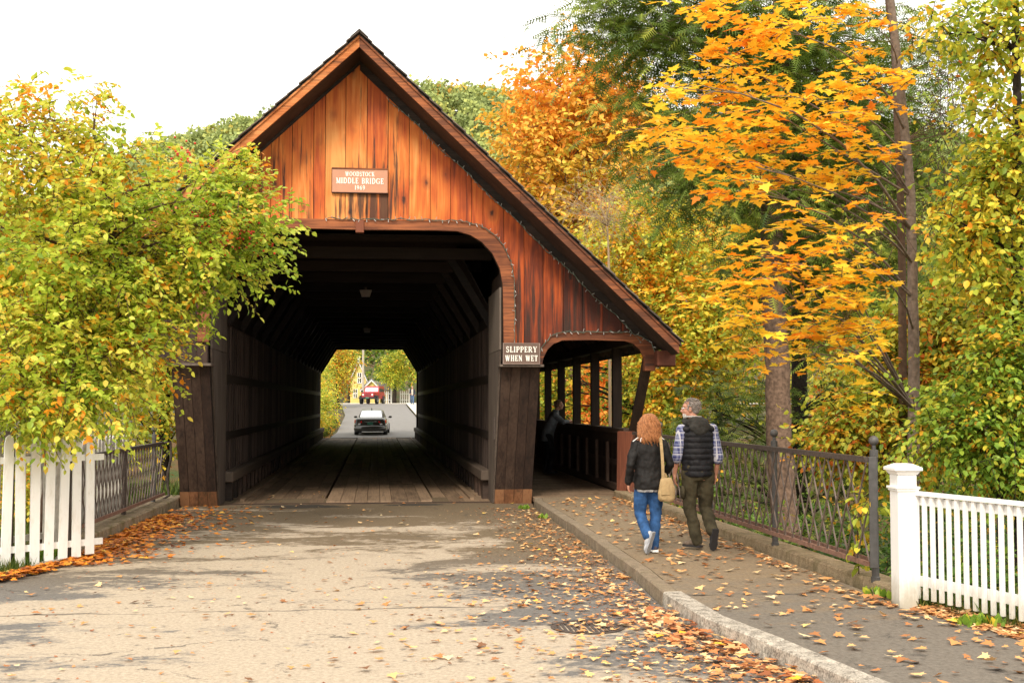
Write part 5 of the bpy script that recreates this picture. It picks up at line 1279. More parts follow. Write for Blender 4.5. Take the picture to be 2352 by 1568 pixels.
pts += [(-4.15 + g.normal() * .16, 14.6 + g.normal() * .8) for i in range(150)] + [(x, y) for x, y in zip(g.uniform(-9, -4.2, 500), g.uniform(13, 24, 500))]
tufts('grass', pts, hgt, L_grass, 6, (.08, .22), 12, BLADE)
pts = [(g.uniform(-6.5, -3.6), g.uniform(23, 29)) for i in range(900)] + [(g.uniform(-6, -2.6), g.uniform(66, 84)) for i in range(700)]
tufts('grass', pts, hgt, L_grass, 9, (.15, .5), 10, BLADE, .15)
pts = [(-3.95 + g.normal() * .12, 15.2 + g.normal() * .3) for i in range(26)]
tufts('weeds', pts, lambda x, y: .02, L_grn, 7, (.06, .12), 10, OVAL, .05)
pts = [(4.62 + g.normal() * .05, 10.6 + g.normal() * .12) for i in range(14)] + [(2.62, 21.4)] * 3 + [(2.7, 19.6)] + [(4.72 + g.normal() * .05, 9.2 + g.normal() * .1) for i in range(6)]
tufts('weeds', pts, lambda x, y: .12 if x > 4 else 0, L_grn, 10, (.05, .10), 10, OVAL, .05)
# climbing sprig on the right railing
vb = Vector((4.62, 11.35, .2))
make_tree('vine', 'yellow-green vine sprig climbing the near end of the right railing', 'plant', vb, [(vb, .006), (vb + Vector((-.05, -.1, .5)), .005), (vb + Vector((0, -.3, .85)), .003)],
          [(vb + Vector((-.03, -.12, .35)), (.05, .16, .28), 1), (vb + Vector((0, -.3, .75)), (.05, .12, .16), 1)], 14, 3, .04, .12, 3, .095, OVAL, L_yg, M_twig, seed=90, nlimb=6, tonefn=lambda P: -.02 + 0 * P[:, 0])
# ================================================================== PEOPLE
M_skin = plain('skin', (.50, .24, .16), .5, 0, .06, 30)
M_hairA = None
def rndmat(name, a, b_, rough=.5, scale=60):
    m, nt, b, _ = newmat(name); N = NT(nt)
    n = N.noise(N.coord(), scale, 3); c = N.mix(N.m('MULTIPLY', N.m('ADD', N.attr('rnd'), n), .5), a, b_)
    N.set(b.inputs['Base Color'], c); b.inputs['Roughness'].default_value = rough; b.inputs['Specular IOR Level'].default_value = .3; return m
M_auburn = rndmat('auburn_hair', (.11, .040, .017), (.56, .24, .095), .5)
M_greyhair = rndmat('grey_hair', (.16, .13, .115), (.42, .38, .35), .5)
def cloth(name, col, var=.35, scale=9, rough=.85, bump=.4):
    m, nt, b, _ = newmat(name); N = NT(nt); n = N.noise(N.coord(), scale, 5, .6); f = N.noise(N.coord(), 300, 2)
    c = N.mix(N.ramp(n, [(.35, 0.0), (.65, 1.0)]), tuple(x * (1 - var) for x in col), tuple(x * (1 + var) for x in col))
    N.set(b.inputs['Base Color'], c); b.inputs['Roughness'].default_value = rough; b.inputs['Specular IOR Level'].default_value = .2
    N.set(b.inputs['Normal'], N.bump(N.m('ADD', n, N.m('MULTIPLY', f, .2)), bump, .015)); return m
def plaid(name, a, b_, c_, s=42):
    m, nt, b, _ = newmat(name); N = NT(nt); o = N.sep(N.coord())
    def st(x, k, th): return N.m('GREATER_THAN', N.m('SINE', N.m('MULTIPLY', x, k)), th)
    xy = N.m('ADD', o[0], N.m('MULTIPLY', o[1], .8))
    v = N.m('ADD', N.m('MULTIPLY', st(xy, s * 3.2, .0), .5), N.m('MULTIPLY', st(o[2], s * 3.2, .0), .5))
    col = N.mix(v, a, b_); l = N.m('MAXIMUM', st(xy, s * 1.6, .93), st(o[2], s * 1.6, .93)); col = N.mix(l, col, c_)
    N.set(b.inputs['Base Color'], col); b.inputs['Roughness'].default_value = .9; return m
V = Vector
def cap_tube(mb, pts, rr, n=12):
    mb.tube(pts, rr, n)
    for p, r_ in zip(pts, rr): mb.ball(p, r_, n=n, m=8)
def hand(mb, wrist, d, s, n, sc_=1.0, curl=.5):
    """wrist point, d towards the fingers, s across the knuckles (towards the thumb), n palm normal"""
    d, s, n = V(d).normalized(), V(s).normalized(), V(n).normalized(); w_ = V(wrist)
    rot = Matrix((s, d, n)).transposed()
    mb.ball(w_ + d * .045 * sc_, .040 * sc_, .052 * sc_, .017 * sc_, 12, 8, rot)
    mb.tube([w_ - d * .03, w_ + d * .03], [.026 * sc_, .024 * sc_], 10)
    for i, (o, L) in enumerate([(.029, .066), (.010, .076), (-.010, .071), (-.028, .056)]):
        p = w_ + d * .080 * sc_ + s * o * sc_; pts = [p - d * .02 * sc_]; a = .15 + .06 * i; dirv = d
        for k, f in enumerate((.45, .32, .23)):
            dirv = (d * math.cos(a) + n * math.sin(a)); pts.append(pts[-1] + dirv * (L * f + (.02 if k == 0 else 0)) * sc_); a += curl
        mb.tube(pts, [.0095 * sc_, .009 * sc_, .0082 * sc_, .0068 * sc_], 8); mb.ball(pts[-1], .0072 * sc_, n=8, m=6)
    p = w_ + d * .02 * sc_ + s * .028 * sc_
    mb.tube([p, p + (s * .7 + d * .6 + n * .2) * .032 * sc_, p + (s * .75 + d * 1.5 + n * .6) * .036 * sc_], [.012 * sc_, .0105 * sc_, .008 * sc_], 8)
def head(mb, c, yaw=0, pitch=0, s=1.0):
    M_ = (Matrix.Rotation(yaw, 3, 'Z') @ Matrix.Rotation(pitch, 3, 'X')); c = V(c)
    T = lambda x, y, z: c + M_ @ V((x, y, z)) * s
    E_ = lambda p, rx, ry, rz: mb.ball(T(*p), rx * s, ry * s, rz * s, 16, 12, M_)
    E_((0, -.012, .035), .075, .096, .088); E_((0, .022, -.030), .060, .070, .085); E_((0, .055, -.088), .030, .028, .022)
    E_((0, .066, .042), .056, .028, .022)                                 # brow
    mb.tube([T(0, .088, .022), T(0, .104, -.008), T(0, .112, -.026)], [.008 * s, .011 * s, .013 * s], 8); E_((0, .106, -.027), .017, .013, .010)
    E_((0, .086, -.052), .024, .012, .006); E_((0, .084, -.063), .022, .012, .007)
    for q in (-1, 1):
        E_((q * .077, -.004, -.004), .010, .020, .032); E_((q * .034, .058, -.022), .026, .028, .022)
    return T, M_
def person(name, lab, loc, rz, J, headp, torso, shoes=None):
    root = empty('person', loc, rz, lab, 'person')
    mb = MB(); mb.loft(torso, 18)
    nk, hc = V(J['neck']), V(J['head'])
    mb.tube([nk - V((0, 0, .08)), nk, hc - V((0, 0, .03))], [.062, .056, .054], 12)
    T, M_ = head(mb, hc, *headp)
    for s in 'LR':
        sh, el, wr = J['sh' + s], J['el' + s], J['wr' + s]
        cap_tube(mb, [sh, el, wr], [.048, .038, .025])
        hp, kn, an, to = J['hip' + s], J['kn' + s], J['an' + s], J['toe' + s]
        cap_tube(mb, [hp, kn, an], [.078, .052, .034]); cap_tube(mb, [an, V(an).lerp(V(to), .45)], [.030, .022])
        h = J['hand' + s]; hand(mb, wr, *h)
    me = remesh(mb, .0075, 2); link('body', me, M_skin, root, True)
    eb = MB()
    for q in (-1, 1): eb.ball(T(q * .030, .0805, .014), .0125, n=10, m=8)
    eb.build('eyes', plain('eye_white', (.75, .72, .70), .2, 0, .02), root, True, local=True)
    return root, T, M_
def garment(root, name, mb, mat, voxel=.013, noise=.006, ns=7, smooth=2, seed=1):
    return link(name, remesh(mb, voxel, smooth, noise, ns, seed), mat, root, True)
def shoe(root, an, to, mat, solemat, heel_up=False, w_=.05, lab=None):
    an, to = V(an), V(to); d = (to - an); d.normalize(); up = V((0, 0, 1)); 
    f = V((to - an)); L = .26
    side = f.cross(up); side = side.normalized() if side.length > .02 else V((1, 0, 0))
    # foot axis runs heel -> toe; sole normal is perpendicular to it
    ax = V(f); 
    if not heel_up: ax.z = 0
    ax.normalize(); nrm = side.cross(ax).normalized()
    if nrm.z < 0 and not heel_up: nrm = -nrm
    heel = an - nrm * .055 - ax * .05
    rot = Matrix((side, ax, nrm)).transposed()
    mb = MB(); mb.ball(heel + ax * .045 + nrm * .035, .042, .055, .045, 12, 8, rot); mb.ball(heel + ax * .11 + nrm * .03, .043, .08, .038, 12, 8, rot); mb.ball(heel + ax * .19 + nrm * .02, .046, .065, .03, 12, 8, rot)
    mb.ball(an - nrm * .0, .043, .05, .05, 12, 8, rot)
    link('shoe', remesh(mb, .009, 1), mat, root, True)
    mb = MB(); prof = [(-.035, -.01), (.035, -.01), (.040, .06), (.036, .11), (.048, .18), (.036, .245), (0, .262), (-.036, .245), (-.048, .18), (-.036, .11), (-.040, .06)]
    vs = [heel + side * x + ax * y + nrm * z for z in (-.016, .008) for x, y in prof]; m = len(prof)
    mb.add(vs, [tuple(reversed(range(m))), tuple(range(m, 2 * m))] + [(i, (i + 1) % m, (i + 1) % m + m, i + m) for i in range(m)]); mb.build('sole', solemat, root, local=True)

# --- woman in black jacket
J = dict(neck=(0, -.01, 1.36), head=(0, .01, 1.475), shL=(-.155, 0, 1.27), elL=(-.235, -.05, 1.02), wrL=(-.24, .03, .80), shR=(.165, 0, 1.27), elR=(.24, -.05, 1.02), wrR=(.20, .12, .88),
         hipL=(-.088, 0, .80), knL=(-.10, .06, .45), anL=(-.065, -.17, .225), toeL=(-.105, -.13, .06), hipR=(.088, 0, .80), knR=(.078, .03, .44), anR=(.055, -.01, .085), toeR=(.06, .13, .03),
         handL=((0, .25, -1), (.1, 1, .2), (1, 0, 0), .88, .6), handR=((0, .9, -.4), (-.2, .4, 1), (-1, 0, 0), .88, .5))
torso = [((0, 0, .74), .13, .09), ((0, 0, .82), .165, .115), ((0, 0, .95), .145, .10), ((0, 0, 1.08), .14, .10), ((0, 0, 1.2), .16, .105), ((0, 0, 1.29), .15, .085), ((0, -.01, 1.35), .07, .06)]
wl = gnd(1492, 1269, .12)
wo_, T, M_ = person('person', 'woman walking away in a black jacket and blue jeans with a shoulder bag', (wl.x, wl.y, .122), .03, J, (.0, 0), torso)
mb = MB()
for s in 'LR':
    k = -1 if s == 'L' else 1
    cap_tube(mb, [J['hip' + s], V(J['hip' + s]).lerp(V(J['kn' + s]), .5), J['kn' + s], V(J['kn' + s]).lerp(V(J['an' + s]), .5), V(J['an' + s]) + V((0, 0, -.0))], [.084, .084, .068, .063, .060], 14)
mb.loft([((0, 0, .74), .11, .09), ((0, -.0, .80), .155, .112), ((0, -.0, .88), .15, .108), ((0, 0, .95), .13, .10)], 18)
garment(wo_, 'jeans', mb, cloth('blue_denim', (.024, .07, .18), .5, 7), .012, .012, 9)
mb = MB(); mb.loft([((0, 0, .705), .160, .130), ((0, 0, .76), .168, .138), ((0, 0, .80), .165, .13)], 20); garment(wo_, 'shirt_tail', mb, plaid('grey_check', (.10, .11, .14), (.42, .42, .42), (.5, .5, .5), 30), .012, .004)
mb = MB(); mb.loft([((0, -.005, .735), .178, .150), ((0, -.005, .82), .182, .150), ((0, 0, .95), .168, .132), ((0, 0, 1.06), .165, .125), ((0, 0, 1.18), .178, .13), ((0, 0, 1.27), .165, .11), ((0, -.008, 1.33), .105, .085), ((0, -.01, 1.37), .07, .065)], 22)
for s in 'LR': cap_tube(mb, [V(J['sh' + s]) + V((0, 0, -.01)), V(J['sh' + s]).lerp(V(J['el' + s]), .5), J['el' + s], V(J['el' + s]).lerp(V(J['wr' + s]), .92)], [.064, .058, .053, .044], 14)
garment(wo_, 'jacket', mb, cloth('black_jacket', (.011, .010, .010), .4, 8, .6), .011, .012, 12)
mb = MB()
for q in (-1, 1):
    mb.tube([(q * .085, -.075, 1.352), (q * .12, -.088, 1.322), (q * .125, -.098, 1.29)], .004, 5); mb.tube([(q * .10, -.02, 1.352), (q * .155, -.03, 1.325), (q * .20, -.03, 1.29)], .006, 5)
mb.build('shoulder_piping', M_whitefresh, wo_, local=True)
M_sneak = plain('grey_sneaker', (.42, .43, .46), .7); M_sole = plain('grey_sole', (.30, .31, .34), .7); M_wsole = plain('white_sole', (.75, .74, .72), .6); M_dsh = plain('dark_sneaker', (.06, .05, .07), .7)
shoe(wo_, J['anL'], J['toeL'], M_sneak, M_sole, True); shoe(wo_, J['anR'], J['toeR'], M_dsh, M_wsole)
def curly(root, c, n, mat, seed):
    g = random.Random(seed); c = V(c); mb = MB()
    mb.ball(c + V((0, -.02, .025)), .086, .10, .092, 16, 12, None, .3); mb.ball(c + V((0, -.045, -.08)), .082, .055, .10, 16, 12, None, .2)
    for i in range(n):
        a = g.uniform(math.pi * .90, math.pi * 2.10) if g.random() < .82 else g.uniform(0, 2 * math.pi); el = g.uniform(.15, 1.45)
        p = c + V((.098 * math.cos(a) * math.cos(el), .105 * math.sin(a) * math.cos(el) - .02, .03 + .10 * math.sin(el)))
        if p.y > c.y + .06 and p.z < c.z + .06: continue
        pts = [p]; ph = g.uniform(0, 6.3); L = g.uniform(.10, .25); out = V((math.cos(a), math.sin(a) * .8, 0)); m = 9
        zend = -.225 + g.uniform(-.03, .05)
        for k in range(1, m):
            t = k / (m - 1); z = p.z + (c.z + zend - p.z) * t * (L / .25 * .5 + .5)
            rad = .088 + .038 * math.sin(t * 2.2) - .0 * t; rad = max(rad, .0)
            base = V((c.x + out.x * rad, c.y - .02 + out.y * rad, z))
            base += V((math.cos(ph + t * 13), math.sin(ph + t * 13), .4 * math.sin(ph + t * 11))) * .016
            pts.append(p.lerp(base, min(1, t * 2.2)))
        r0 = g.uniform(.0035, .0065); mb.tube(pts, [r0 * (.7 + .5 * math.sin(math.pi * min(1, k / (m - 1) + .15))) for k in range(m)], 5, r=g.random())
    mb.build('hair', mat, root, True, local=True)
curly(wo_, V(J['head']) + V((0, -.005, .01)), 620, M_auburn, 4)
# shoulder bag
M_bag = cloth('tan_canvas', (.38, .27, .14), .15, 12)
bag = empty('shoulder_bag', V(wo_.location) + V((.175, -.13, .60)), .03, 'tan canvas shoulder bag hanging at the right hip of the walking woman', 'bag')
mb = MB(); secs = [(0, .075, .045), (.03, .10, .065), (.09, .105, .07), (.17, .095, .06), (.24, .075, .04), (.275, .062, .02)]
mb.loft([((0, 0, z), a, b_) for z, a, b_ in secs], 18); link('bag_body', remesh(mb, .010, 2, .006, 10), M_bag, bag, True)
mb = MB(); mb.bar((-.03, -.068, .08), (-.03, -.062, .20), .10, .012, (0, 1, 0)); mb.build('pocket', M_bag, bag, local=True, bevel=.004)
mb = MB()
pts = [V((-.045, -.01, .265)), V((-.05, -.025, .38)), V((-.055, -.02, .52)), V((-.06, .0, .65)), V((-.055, .055, .745)), V((-.05, .10, .755)), V((-.045, .16, .74)), V((-.01, .215, .62)), V((.0, .23, .45)), V((.02, .10, .27))]
for a, b_ in zip(pts, pts[1:]): mb.bar(a, b_, .034, .008, (0, 1, 0) if abs((b_ - a).z) > abs((b_ - a).y) else (0, 0, 1), .5)
mb.build('strap', M_bag, bag, local=True)

# --- man in a quilted vest
J = dict(neck=(.03, .0, 1.50), head=(-.02, .04, 1.66), shL=(-.135, 0, 1.42), elL=(-.205, -.03, 1.10), wrL=(-.215, .05, .89), shR=(.23, 0, 1.42), elR=(.295, -.04, 1.09), wrR=(.285, .05, .88),
         hipL=(-.045, 0, .90), knL=(-.03, .05, .48), anL=(.04, .0, .10), toeL=(-.06, .13, .04), hipR=(.15, 0, .90), knR=(.165, .08, .48), anR=(.185, -.16, .225), toeR=(.175, -.115, .06),
         handL=((0, .15, -1), (.1, 1, .2), (1, 0, 0), 1.02, .35), handR=((-.1, .15, -1), (-.1, 1, .2), (-1, 0, 0), 1.02, .5))
torso = [((.05, 0, .82), .14, .10), ((.05, 0, .92), .17, .12), ((.05, 0, 1.05), .165, .115), ((.05, 0, 1.2), .18, .12), ((.05, 0, 1.35), .185, .115), ((.05, 0, 1.44), .15, .09), ((.04, 0, 1.50), .07, .06)]
ml = gnd(1594, 1262, .12)
ma_, T, M_ = person('person', 'grey-haired man with glasses in a black quilted vest and plaid shirt', (ml.x, ml.y, .122), .0, J, (1.25, 0), torso)
mb = MB()
for s in 'LR':
    cap_tube(mb, [J['hip' + s], V(J['hip' + s]).lerp(V(J['kn' + s]), .5), J['kn' + s], V(J['kn' + s]).lerp(V(J['an' + s]), .5), V(J['an' + s]) + V((0, 0, .01))], [.105, .094, .078, .074, .072], 14)
mb.loft([((.05, 0, .82), .14, .11), ((.05, -.008, .90), .188, .135), ((.05, -.01, .98), .18, .13), ((.05, 0, 1.06), .165, .12)], 18)
tr = garment(ma_, 'trousers', mb, cloth('olive_trousers', (.052, .044, .026), .4, 8), .012, .016, 9)
mb = MB(); mb.ball((-.14, -.02, .68), .03, .06, .085, 12, 8); garment(ma_, 'cargo_pocket', mb, tr.data.materials[0], .012, .004)
mb = MB()
for s in 'LR': cap_tube(mb, [J['sh' + s], V(J['sh' + s]).lerp(V(J['el' + s]), .5), J['el' + s], V(J['el' + s]).lerp(V(J['wr' + s]), .12)], [.073, .066, .062, .060], 14)
mb.loft([((.05, 0, 1.3), .17, .11), ((.05, 0, 1.42), .17, .10), ((.04, 0, 1.5), .075, .07)], 16)
garment(ma_, 'shirt', mb, plaid('blue_plaid', (.03, .038, .15), (.24, .26, .38), (.50, .50, .56), 46), .012, .008)
M_vest = cloth('black_quilted', (.013, .013, .016), .3, 12, .55)
mb = MB(); secs = []; nb = 9
for i in range(73):
    t = i / 72; z = .865 + .60 * t; base_x = lerpt([(0, .185), (.3, .192), (.6, .205), (.85, .205), (1, .15)], t); base_y = lerpt([(0, .145), (.5, .15), (.85, .14), (1, .10)], t)
    q = abs(math.sin(math.pi * nb * t)) ** .5 * .014 * (1 if t < .93 else .3); secs.append(((.05 + .0 * t, .0, z), base_x + q - .01, base_y + q - .01))
mb.loft(secs, 32); garment(ma_, 'vest', mb, M_vest, .0085, .009, 11, 1)
mb = MB()
for q in (-1, 1): mb.ball((.05 + q * .135, 0, 1.425), .085, .105, .055, 14, 10)
mb.ball((.05, -.02, 1.47), .13, .09, .05); garment(ma_, 'vest_shoulders', mb, M_vest, .012, .004)
M_hood = cloth('charcoal_hood', (.036, .034, .031), .3, 12)
mb = MB(); mb.ball((.055, -.10, 1.455), .125, .055, .095, 16, 10); mb.ball((.03, -.05, 1.53), .115, .075, .05, 16, 10); mb.ball((.06, -.125, 1.41), .085, .04, .06, 14, 8)
for q in (-1, 1): mb.tube([(.04 + q * .11, -.07, 1.50), (.02 + q * .12, .02, 1.52), (.01 + q * .08, .09, 1.49)], [.04, .038, .03], 10)
garment(ma_, 'hood', mb, M_hood, .011, .014, 12)
mb = MB(); mb.tube([(-.085, -.03, 1.575), (-.10, .03, 1.565), (-.07, .09, 1.53)], .014, 8); mb.tube([(-.085, -.03, 1.575), (.0, -.075, 1.575), (.09, -.05, 1.57)], .012, 8); mb.build('hood_lining', plain('grey_fleece', (.42, .40, .38), .95), ma_, True, local=True)
mb = MB()                                                    # side stripe panel
mb.build('glasses', M_chrome, ma_, local=True) if 0 else None
M_shoe = plain('brown_hiking_shoe', (.13, .095, .07), .8, 0, .5, 20); M_bs = plain('black_sole', (.02, .018, .02), .7)
shoe(ma_, J['anL'], J['toeL'], M_shoe, M_bs); shoe(ma_, J['anR'], J['toeR'], M_bs, M_bs, True)
def shorthair(root, T, M_, mat, seed, n=420, thin=1.0):
    g = random.Random(seed); mb = MB()
    mb.ball(T(0, -.026, .040), .079, .092, .088, 18, 12, M_, .4)
    mb.ball(T(0, -.055, -.01), .066, .055, .055, 16, 10, M_, .35)
    for i in range(n):
        a = g.uniform(0, 2 * math.pi); el = g.uniform(-.45, 1.5)
        x, y, z = .079 * math.cos(a) * math.cos(el), .094 * math.sin(a) * math.cos(el) - .022, .036 + .090 * math.sin(el)
        if y > .035 and z < .07: continue
        if z < .0 and y > -.02: continue
        d = V((math.cos(a) * .5, -.35 + math.sin(a) * .4, .3 - .6 * (1 - math.sin(max(0, el))))) ; d.normalize()
        p = T(x, y, z); e = T(x + d.x * .024, y + d.y * .024, z + d.z * .02); mb.tube([p, p.lerp(e, .6) + V((0, 0, .003)), e], [.006, .005, .002], 4, r=g.random())
    mb.build('hair', mat, root, True, local=True)
shorthair(ma_, T, M_, M_greyhair, 5)
mb = MB()
for q in (-1, 1):
    c = [T(q * .032 + .021 * math.cos(t), .100, .012 + .015 * math.sin(t)) for t in [2 * math.pi * i / 14 for i in range(15)]]; mb.tube(c, .0016, 4)
    mb.tube([T(q * .053, .098, .016), T(q * .078, .04, .014), T(q * .080, -.01, .010)], .0018, 4)
mb.tube([T(-.012, .101, .014), T(.012, .101, .014)], .0016, 4); mb.build('glasses', M_chrome, ma_, local=True)
mb = MB(); g_ = random.Random(2)
for i in range(160):
    a = g_.uniform(-1.3, 1.3); z = g_.uniform(-.105, -.045); p = T(.056 * math.sin(a), .028 + .060 * math.cos(a) * (1 - .25 * abs(z + .06) / .05), z); e = p + (M_ @ V((math.sin(a) * .3, .3, -1))).normalized() * .014; mb.tube([p, e], [.004, .0015], 4, r=g_.random())
mb.build('beard', rndmat('white_beard', (.45, .42, .40), (.7, .68, .65)), ma_, local=True)

# --- man leaning on the walkway parapet
J = dict(neck=(0, .12, 1.54), head=(0, .20, 1.685), shL=(-.18, .08, 1.44), elL=(-.21, .27, 1.27), wrL=(-.07, .47, 1.28), shR=(.18, .08, 1.44), elR=(.21, .27, 1.27), wrR=(.05, .44, 1.29),
         hipL=(-.1, -.08, .94), knL=(-.12, -.04, .51), anL=(-.12, -.10, .09), toeL=(-.14, .04, .03), hipR=(.1, -.08, .94), knR=(.11, .02, .51), anR=(.1, -.06, .09), toeR=(.1, .08, .03),
         handL=((.6, .8, -.1), (0, 0, 1), (1, -.6, 0), 1, .4), handR=((-.6, .8, -.1), (0, 0, 1), (-1, -.6, 0), 1, .4))
torso = [((0, -.08, .84), .14, .10), ((0, -.08, .96), .17, .12), ((0, -.04, 1.12), .165, .12), ((0, .03, 1.28), .18, .12), ((0, .07, 1.42), .185, .11), ((0, .10, 1.49), .13, .09), ((0, .12, 1.54), .07, .06)]
lm_, T, M_ = person('person', 'man in a grey jacket leaning on the walkway parapet and looking out', (4.32, 29.9, .12), R(-90), J, (0, .12), torso)
mb = MB()
for s in 'LR': cap_tube(mb, [J['hip' + s], J['kn' + s], J['an' + s]], [.105, .08, .068], 12)
mb.loft([((0, -.08, .84), .15, .12), ((0, -.08, .95), .18, .13), ((0, -.06, 1.05), .17, .12)], 16); garment(lm_, 'trousers', mb, cloth('black_trousers', (.02, .02, .022)), .016, .01)
mb = MB(); mb.loft([((0, -.10, .80), .185, .15), ((0, -.08, .95), .19, .155), ((0, -.04, 1.12), .19, .15), ((0, .03, 1.28), .20, .15), ((0, .07, 1.42), .20, .13), ((0, .10, 1.50), .12, .10), ((0, .12, 1.57), .08, .08)], 20)
for s in 'LR': cap_tube(mb, [J['sh' + s], J['el' + s], V(J['el' + s]).lerp(V(J['wr' + s]), .85)], [.075, .062, .05], 12)
garment(lm_, 'jacket', mb, cloth('grey_jacket', (.13, .14, .155), .25), .015, .012)
shoe(lm_, J['anL'], J['toeL'], M_bs, M_bs); shoe(lm_, J['anR'], J['toeR'], M_bs, M_bs)
shorthair(lm_, T, M_, rndmat('brown_hair', (.12, .07, .04), (.34, .22, .14)), 9, 260)

# --- pedestrian beyond the tunnel
J = dict(neck=(0, 0, 1.46), head=(0, .02, 1.62), shL=(-.18, 0, 1.40), elL=(-.25, -.04, 1.12), wrL=(-.24, .08, .92), shR=(.18, 0, 1.40), elR=(.25, -.02, 1.12), wrR=(.18, .16, 1.02),
         hipL=(-.09, 0, .90), knL=(-.1, .1, .5), anL=(-.1, .12, .09), toeL=(-.1, .26, .03), hipR=(.09, 0, .90), knR=(.1, .02, .5), anR=(.1, -.18, .12), toeR=(.1, -.05, .03),
         handL=((0, .2, -1), (0, 1, 0), (1, 0, 0), 1, .4), handR=((0, .6, -.6), (-1, 0, 0), (0, 0, 1), 1, .4))
torso = [((0, 0, .82), .14, .10), ((0, 0, .92), .17, .12), ((0, 0, 1.05), .165, .115), ((0, 0, 1.2), .18, .12), ((0, 0, 1.35), .185, .115), ((0, 0, 1.44), .15, .09), ((0, 0, 1.48), .07, .06)]
pl_ = at(947, 925, 117)
pd, T, M_ = person('person', 'distant pedestrian in a dark open jacket and jeans beyond the tunnel', (pl_.x, 117, far_z(117) + .14), R(175), J, (0, 0), torso)
mb = MB()
for s in 'LR': cap_tube(mb, [J['hip' + s], J['kn' + s], J['an' + s]], [.10, .075, .065], 12)
mb.loft([((0, 0, .84), .15, .12), ((0, 0, .95), .175, .13), ((0, 0, 1.05), .165, .12)], 16); garment(pd, 'jeans', mb, cloth('pale_denim', (.08, .13, .24)), .018, .01)
mb = MB(); mb.loft([((0, 0, .88), .18, .13), ((0, 0, 1.1), .185, .13), ((0, 0, 1.35), .20, .13), ((0, 0, 1.45), .12, .09)], 20); garment(pd, 'shirt', mb, cloth('pale_shirt', (.6, .5, .42)), .018, .008)
mb = MB()
for q in (-1, 1): mb.loft([((q * .12, -.01, .84), .085, .15), ((q * .12, -.01, 1.1), .085, .15), ((q * .12, -.01, 1.38), .09, .145), ((q * .09, 0, 1.46), .06, .09)], 14)
mb.loft([((0, -.09, .84), .15, .06), ((0, -.09, 1.4), .15, .06)], 12)
for s in 'LR': cap_tube(mb, [J['sh' + s], J['el' + s], V(J['el' + s]).lerp(V(J['wr' + s]), .85)], [.07, .06, .05], 12)
garment(pd, 'jacket', mb, cloth('navy_jacket', (.04, .045, .06)), .018, .01)
shoe(pd, J['anL'], J['toeL'], M_bs, M_bs); shoe(pd, J['anR'], J['toeR'], M_bs, M_bs)
shorthair(pd, T, M_, M_greyhair, 11, 150)

# ================================================================== VEHICLES
def carpaint(name, col, rough=.18):
    m, nt, b, _ = newmat(name); b.inputs['Base Color'].default_value = (*col, 1); b.inputs['Roughness'].default_value = rough; b.inputs['Coat Weight'].default_value = .6; b.inputs['Coat Roughness'].default_value = .05; return m
M_mirrorglass = plain('sky_reflecting_glass', (.80, .82, .84), .05, .85, .02, 2)
M_tail = plain('red_lamp', (.75, .012, .014), .15); M_clear = plain('clear_lamp', (.8, .8, .8), .12)
M_plate = plain('green_plate', (.03, .17, .11), .5)
def xsec(w_, z0, z1, k=.12):           # rounded box section (x,z)
    h = z1 - z0; return [(-w_ + k * .6, z0), (w_ - k * .6, z0), (w_, z0 + k), (w_, z0 + h * .55), (w_ - .03, z1 - k * .8), (w_ - k * 1.1, z1), (-w_ + k * 1.1, z1), (-w_ + .03, z1 - k * .8), (-w_, z0 + h * .55), (-w_, z0 + k)]
def loftY(mb, secs, r=None):
    n = len(secs[0][1]); vs = []
    for y, s in secs: vs += [(x, y, z) for x, z in s]
    fs = [(i * n + k, (i + 1) * n + k, (i + 1) * n + (k + 1) % n, i * n + (k + 1) % n) for i in range(len(secs) - 1) for k in range(n)]
    mb.add(vs, fs + [tuple(range(n)), tuple(reversed(range((len(secs) - 1) * n, len(secs) * n)))], r)
def wheel(root, x, y, r_, w_, rimmat):
    mb = MB(); n = 24; vs = []
    prof = [(-w_ / 2, r_ * .62), (-w_ / 2, r_ * .93), (-w_ * .35, r_), (w_ * .35, r_), (w_ / 2, r_ * .93), (w_ / 2, r_ * .62)]
    for k in range(n):
        a = 2 * math.pi * k / n
        for px, pr in prof: vs.append((x + px, y + pr * math.cos(a), r_ + pr * math.sin(a)))
    m = len(prof); fs = [(k * m + i, k * m + i + 1, ((k + 1) % n) * m + i + 1, ((k + 1) % n) * m + i) for k in range(n) for i in range(m - 1)]
    mb.add(vs, fs); wo2 = mb.build('wheel', M_black, root, True, local=True)
    mb = MB()
    s = 1 if x > 0 else -1
    vs = [(x + s * w_ * .38, y + r_ * .62 * math.cos(2 * math.pi * k / n), r_ + r_ * .62 * math.sin(2 * math.pi * k / n)) for k in range(n)] + [(x + s * w_ * .15, y + r_ * .5 * math.cos(2 * math.pi * k / n), r_ + r_ * .5 * math.sin(2 * math.pi * k / n)) for k in range(n)]
    mb.add(vs, [(k, (k + 1) % n, (k + 1) % n + n, k + n) for k in range(n)] + [tuple(range(n, 2 * n))])
    for k in range(5):
        a = 2 * math.pi * k / 5; mb.bar((x + s * w_ * .36, y, r_), (x + s * w_ * .36, y + r_ * .6 * math.cos(a), r_ + r_ * .6 * math.sin(a)), .05, .03, (1, 0, 0))
    mb.build('rim', rimmat, wo2, local=True)
sp = at(850, 1001, 67.3)
sed = empty('sedan', (sp.x, 67.6, .07), R(-3), 'dark grey sedan driving away just beyond the far end of the bridge', 'car')
M_sp = carpaint('dark_paint', (.045, .042, .034))
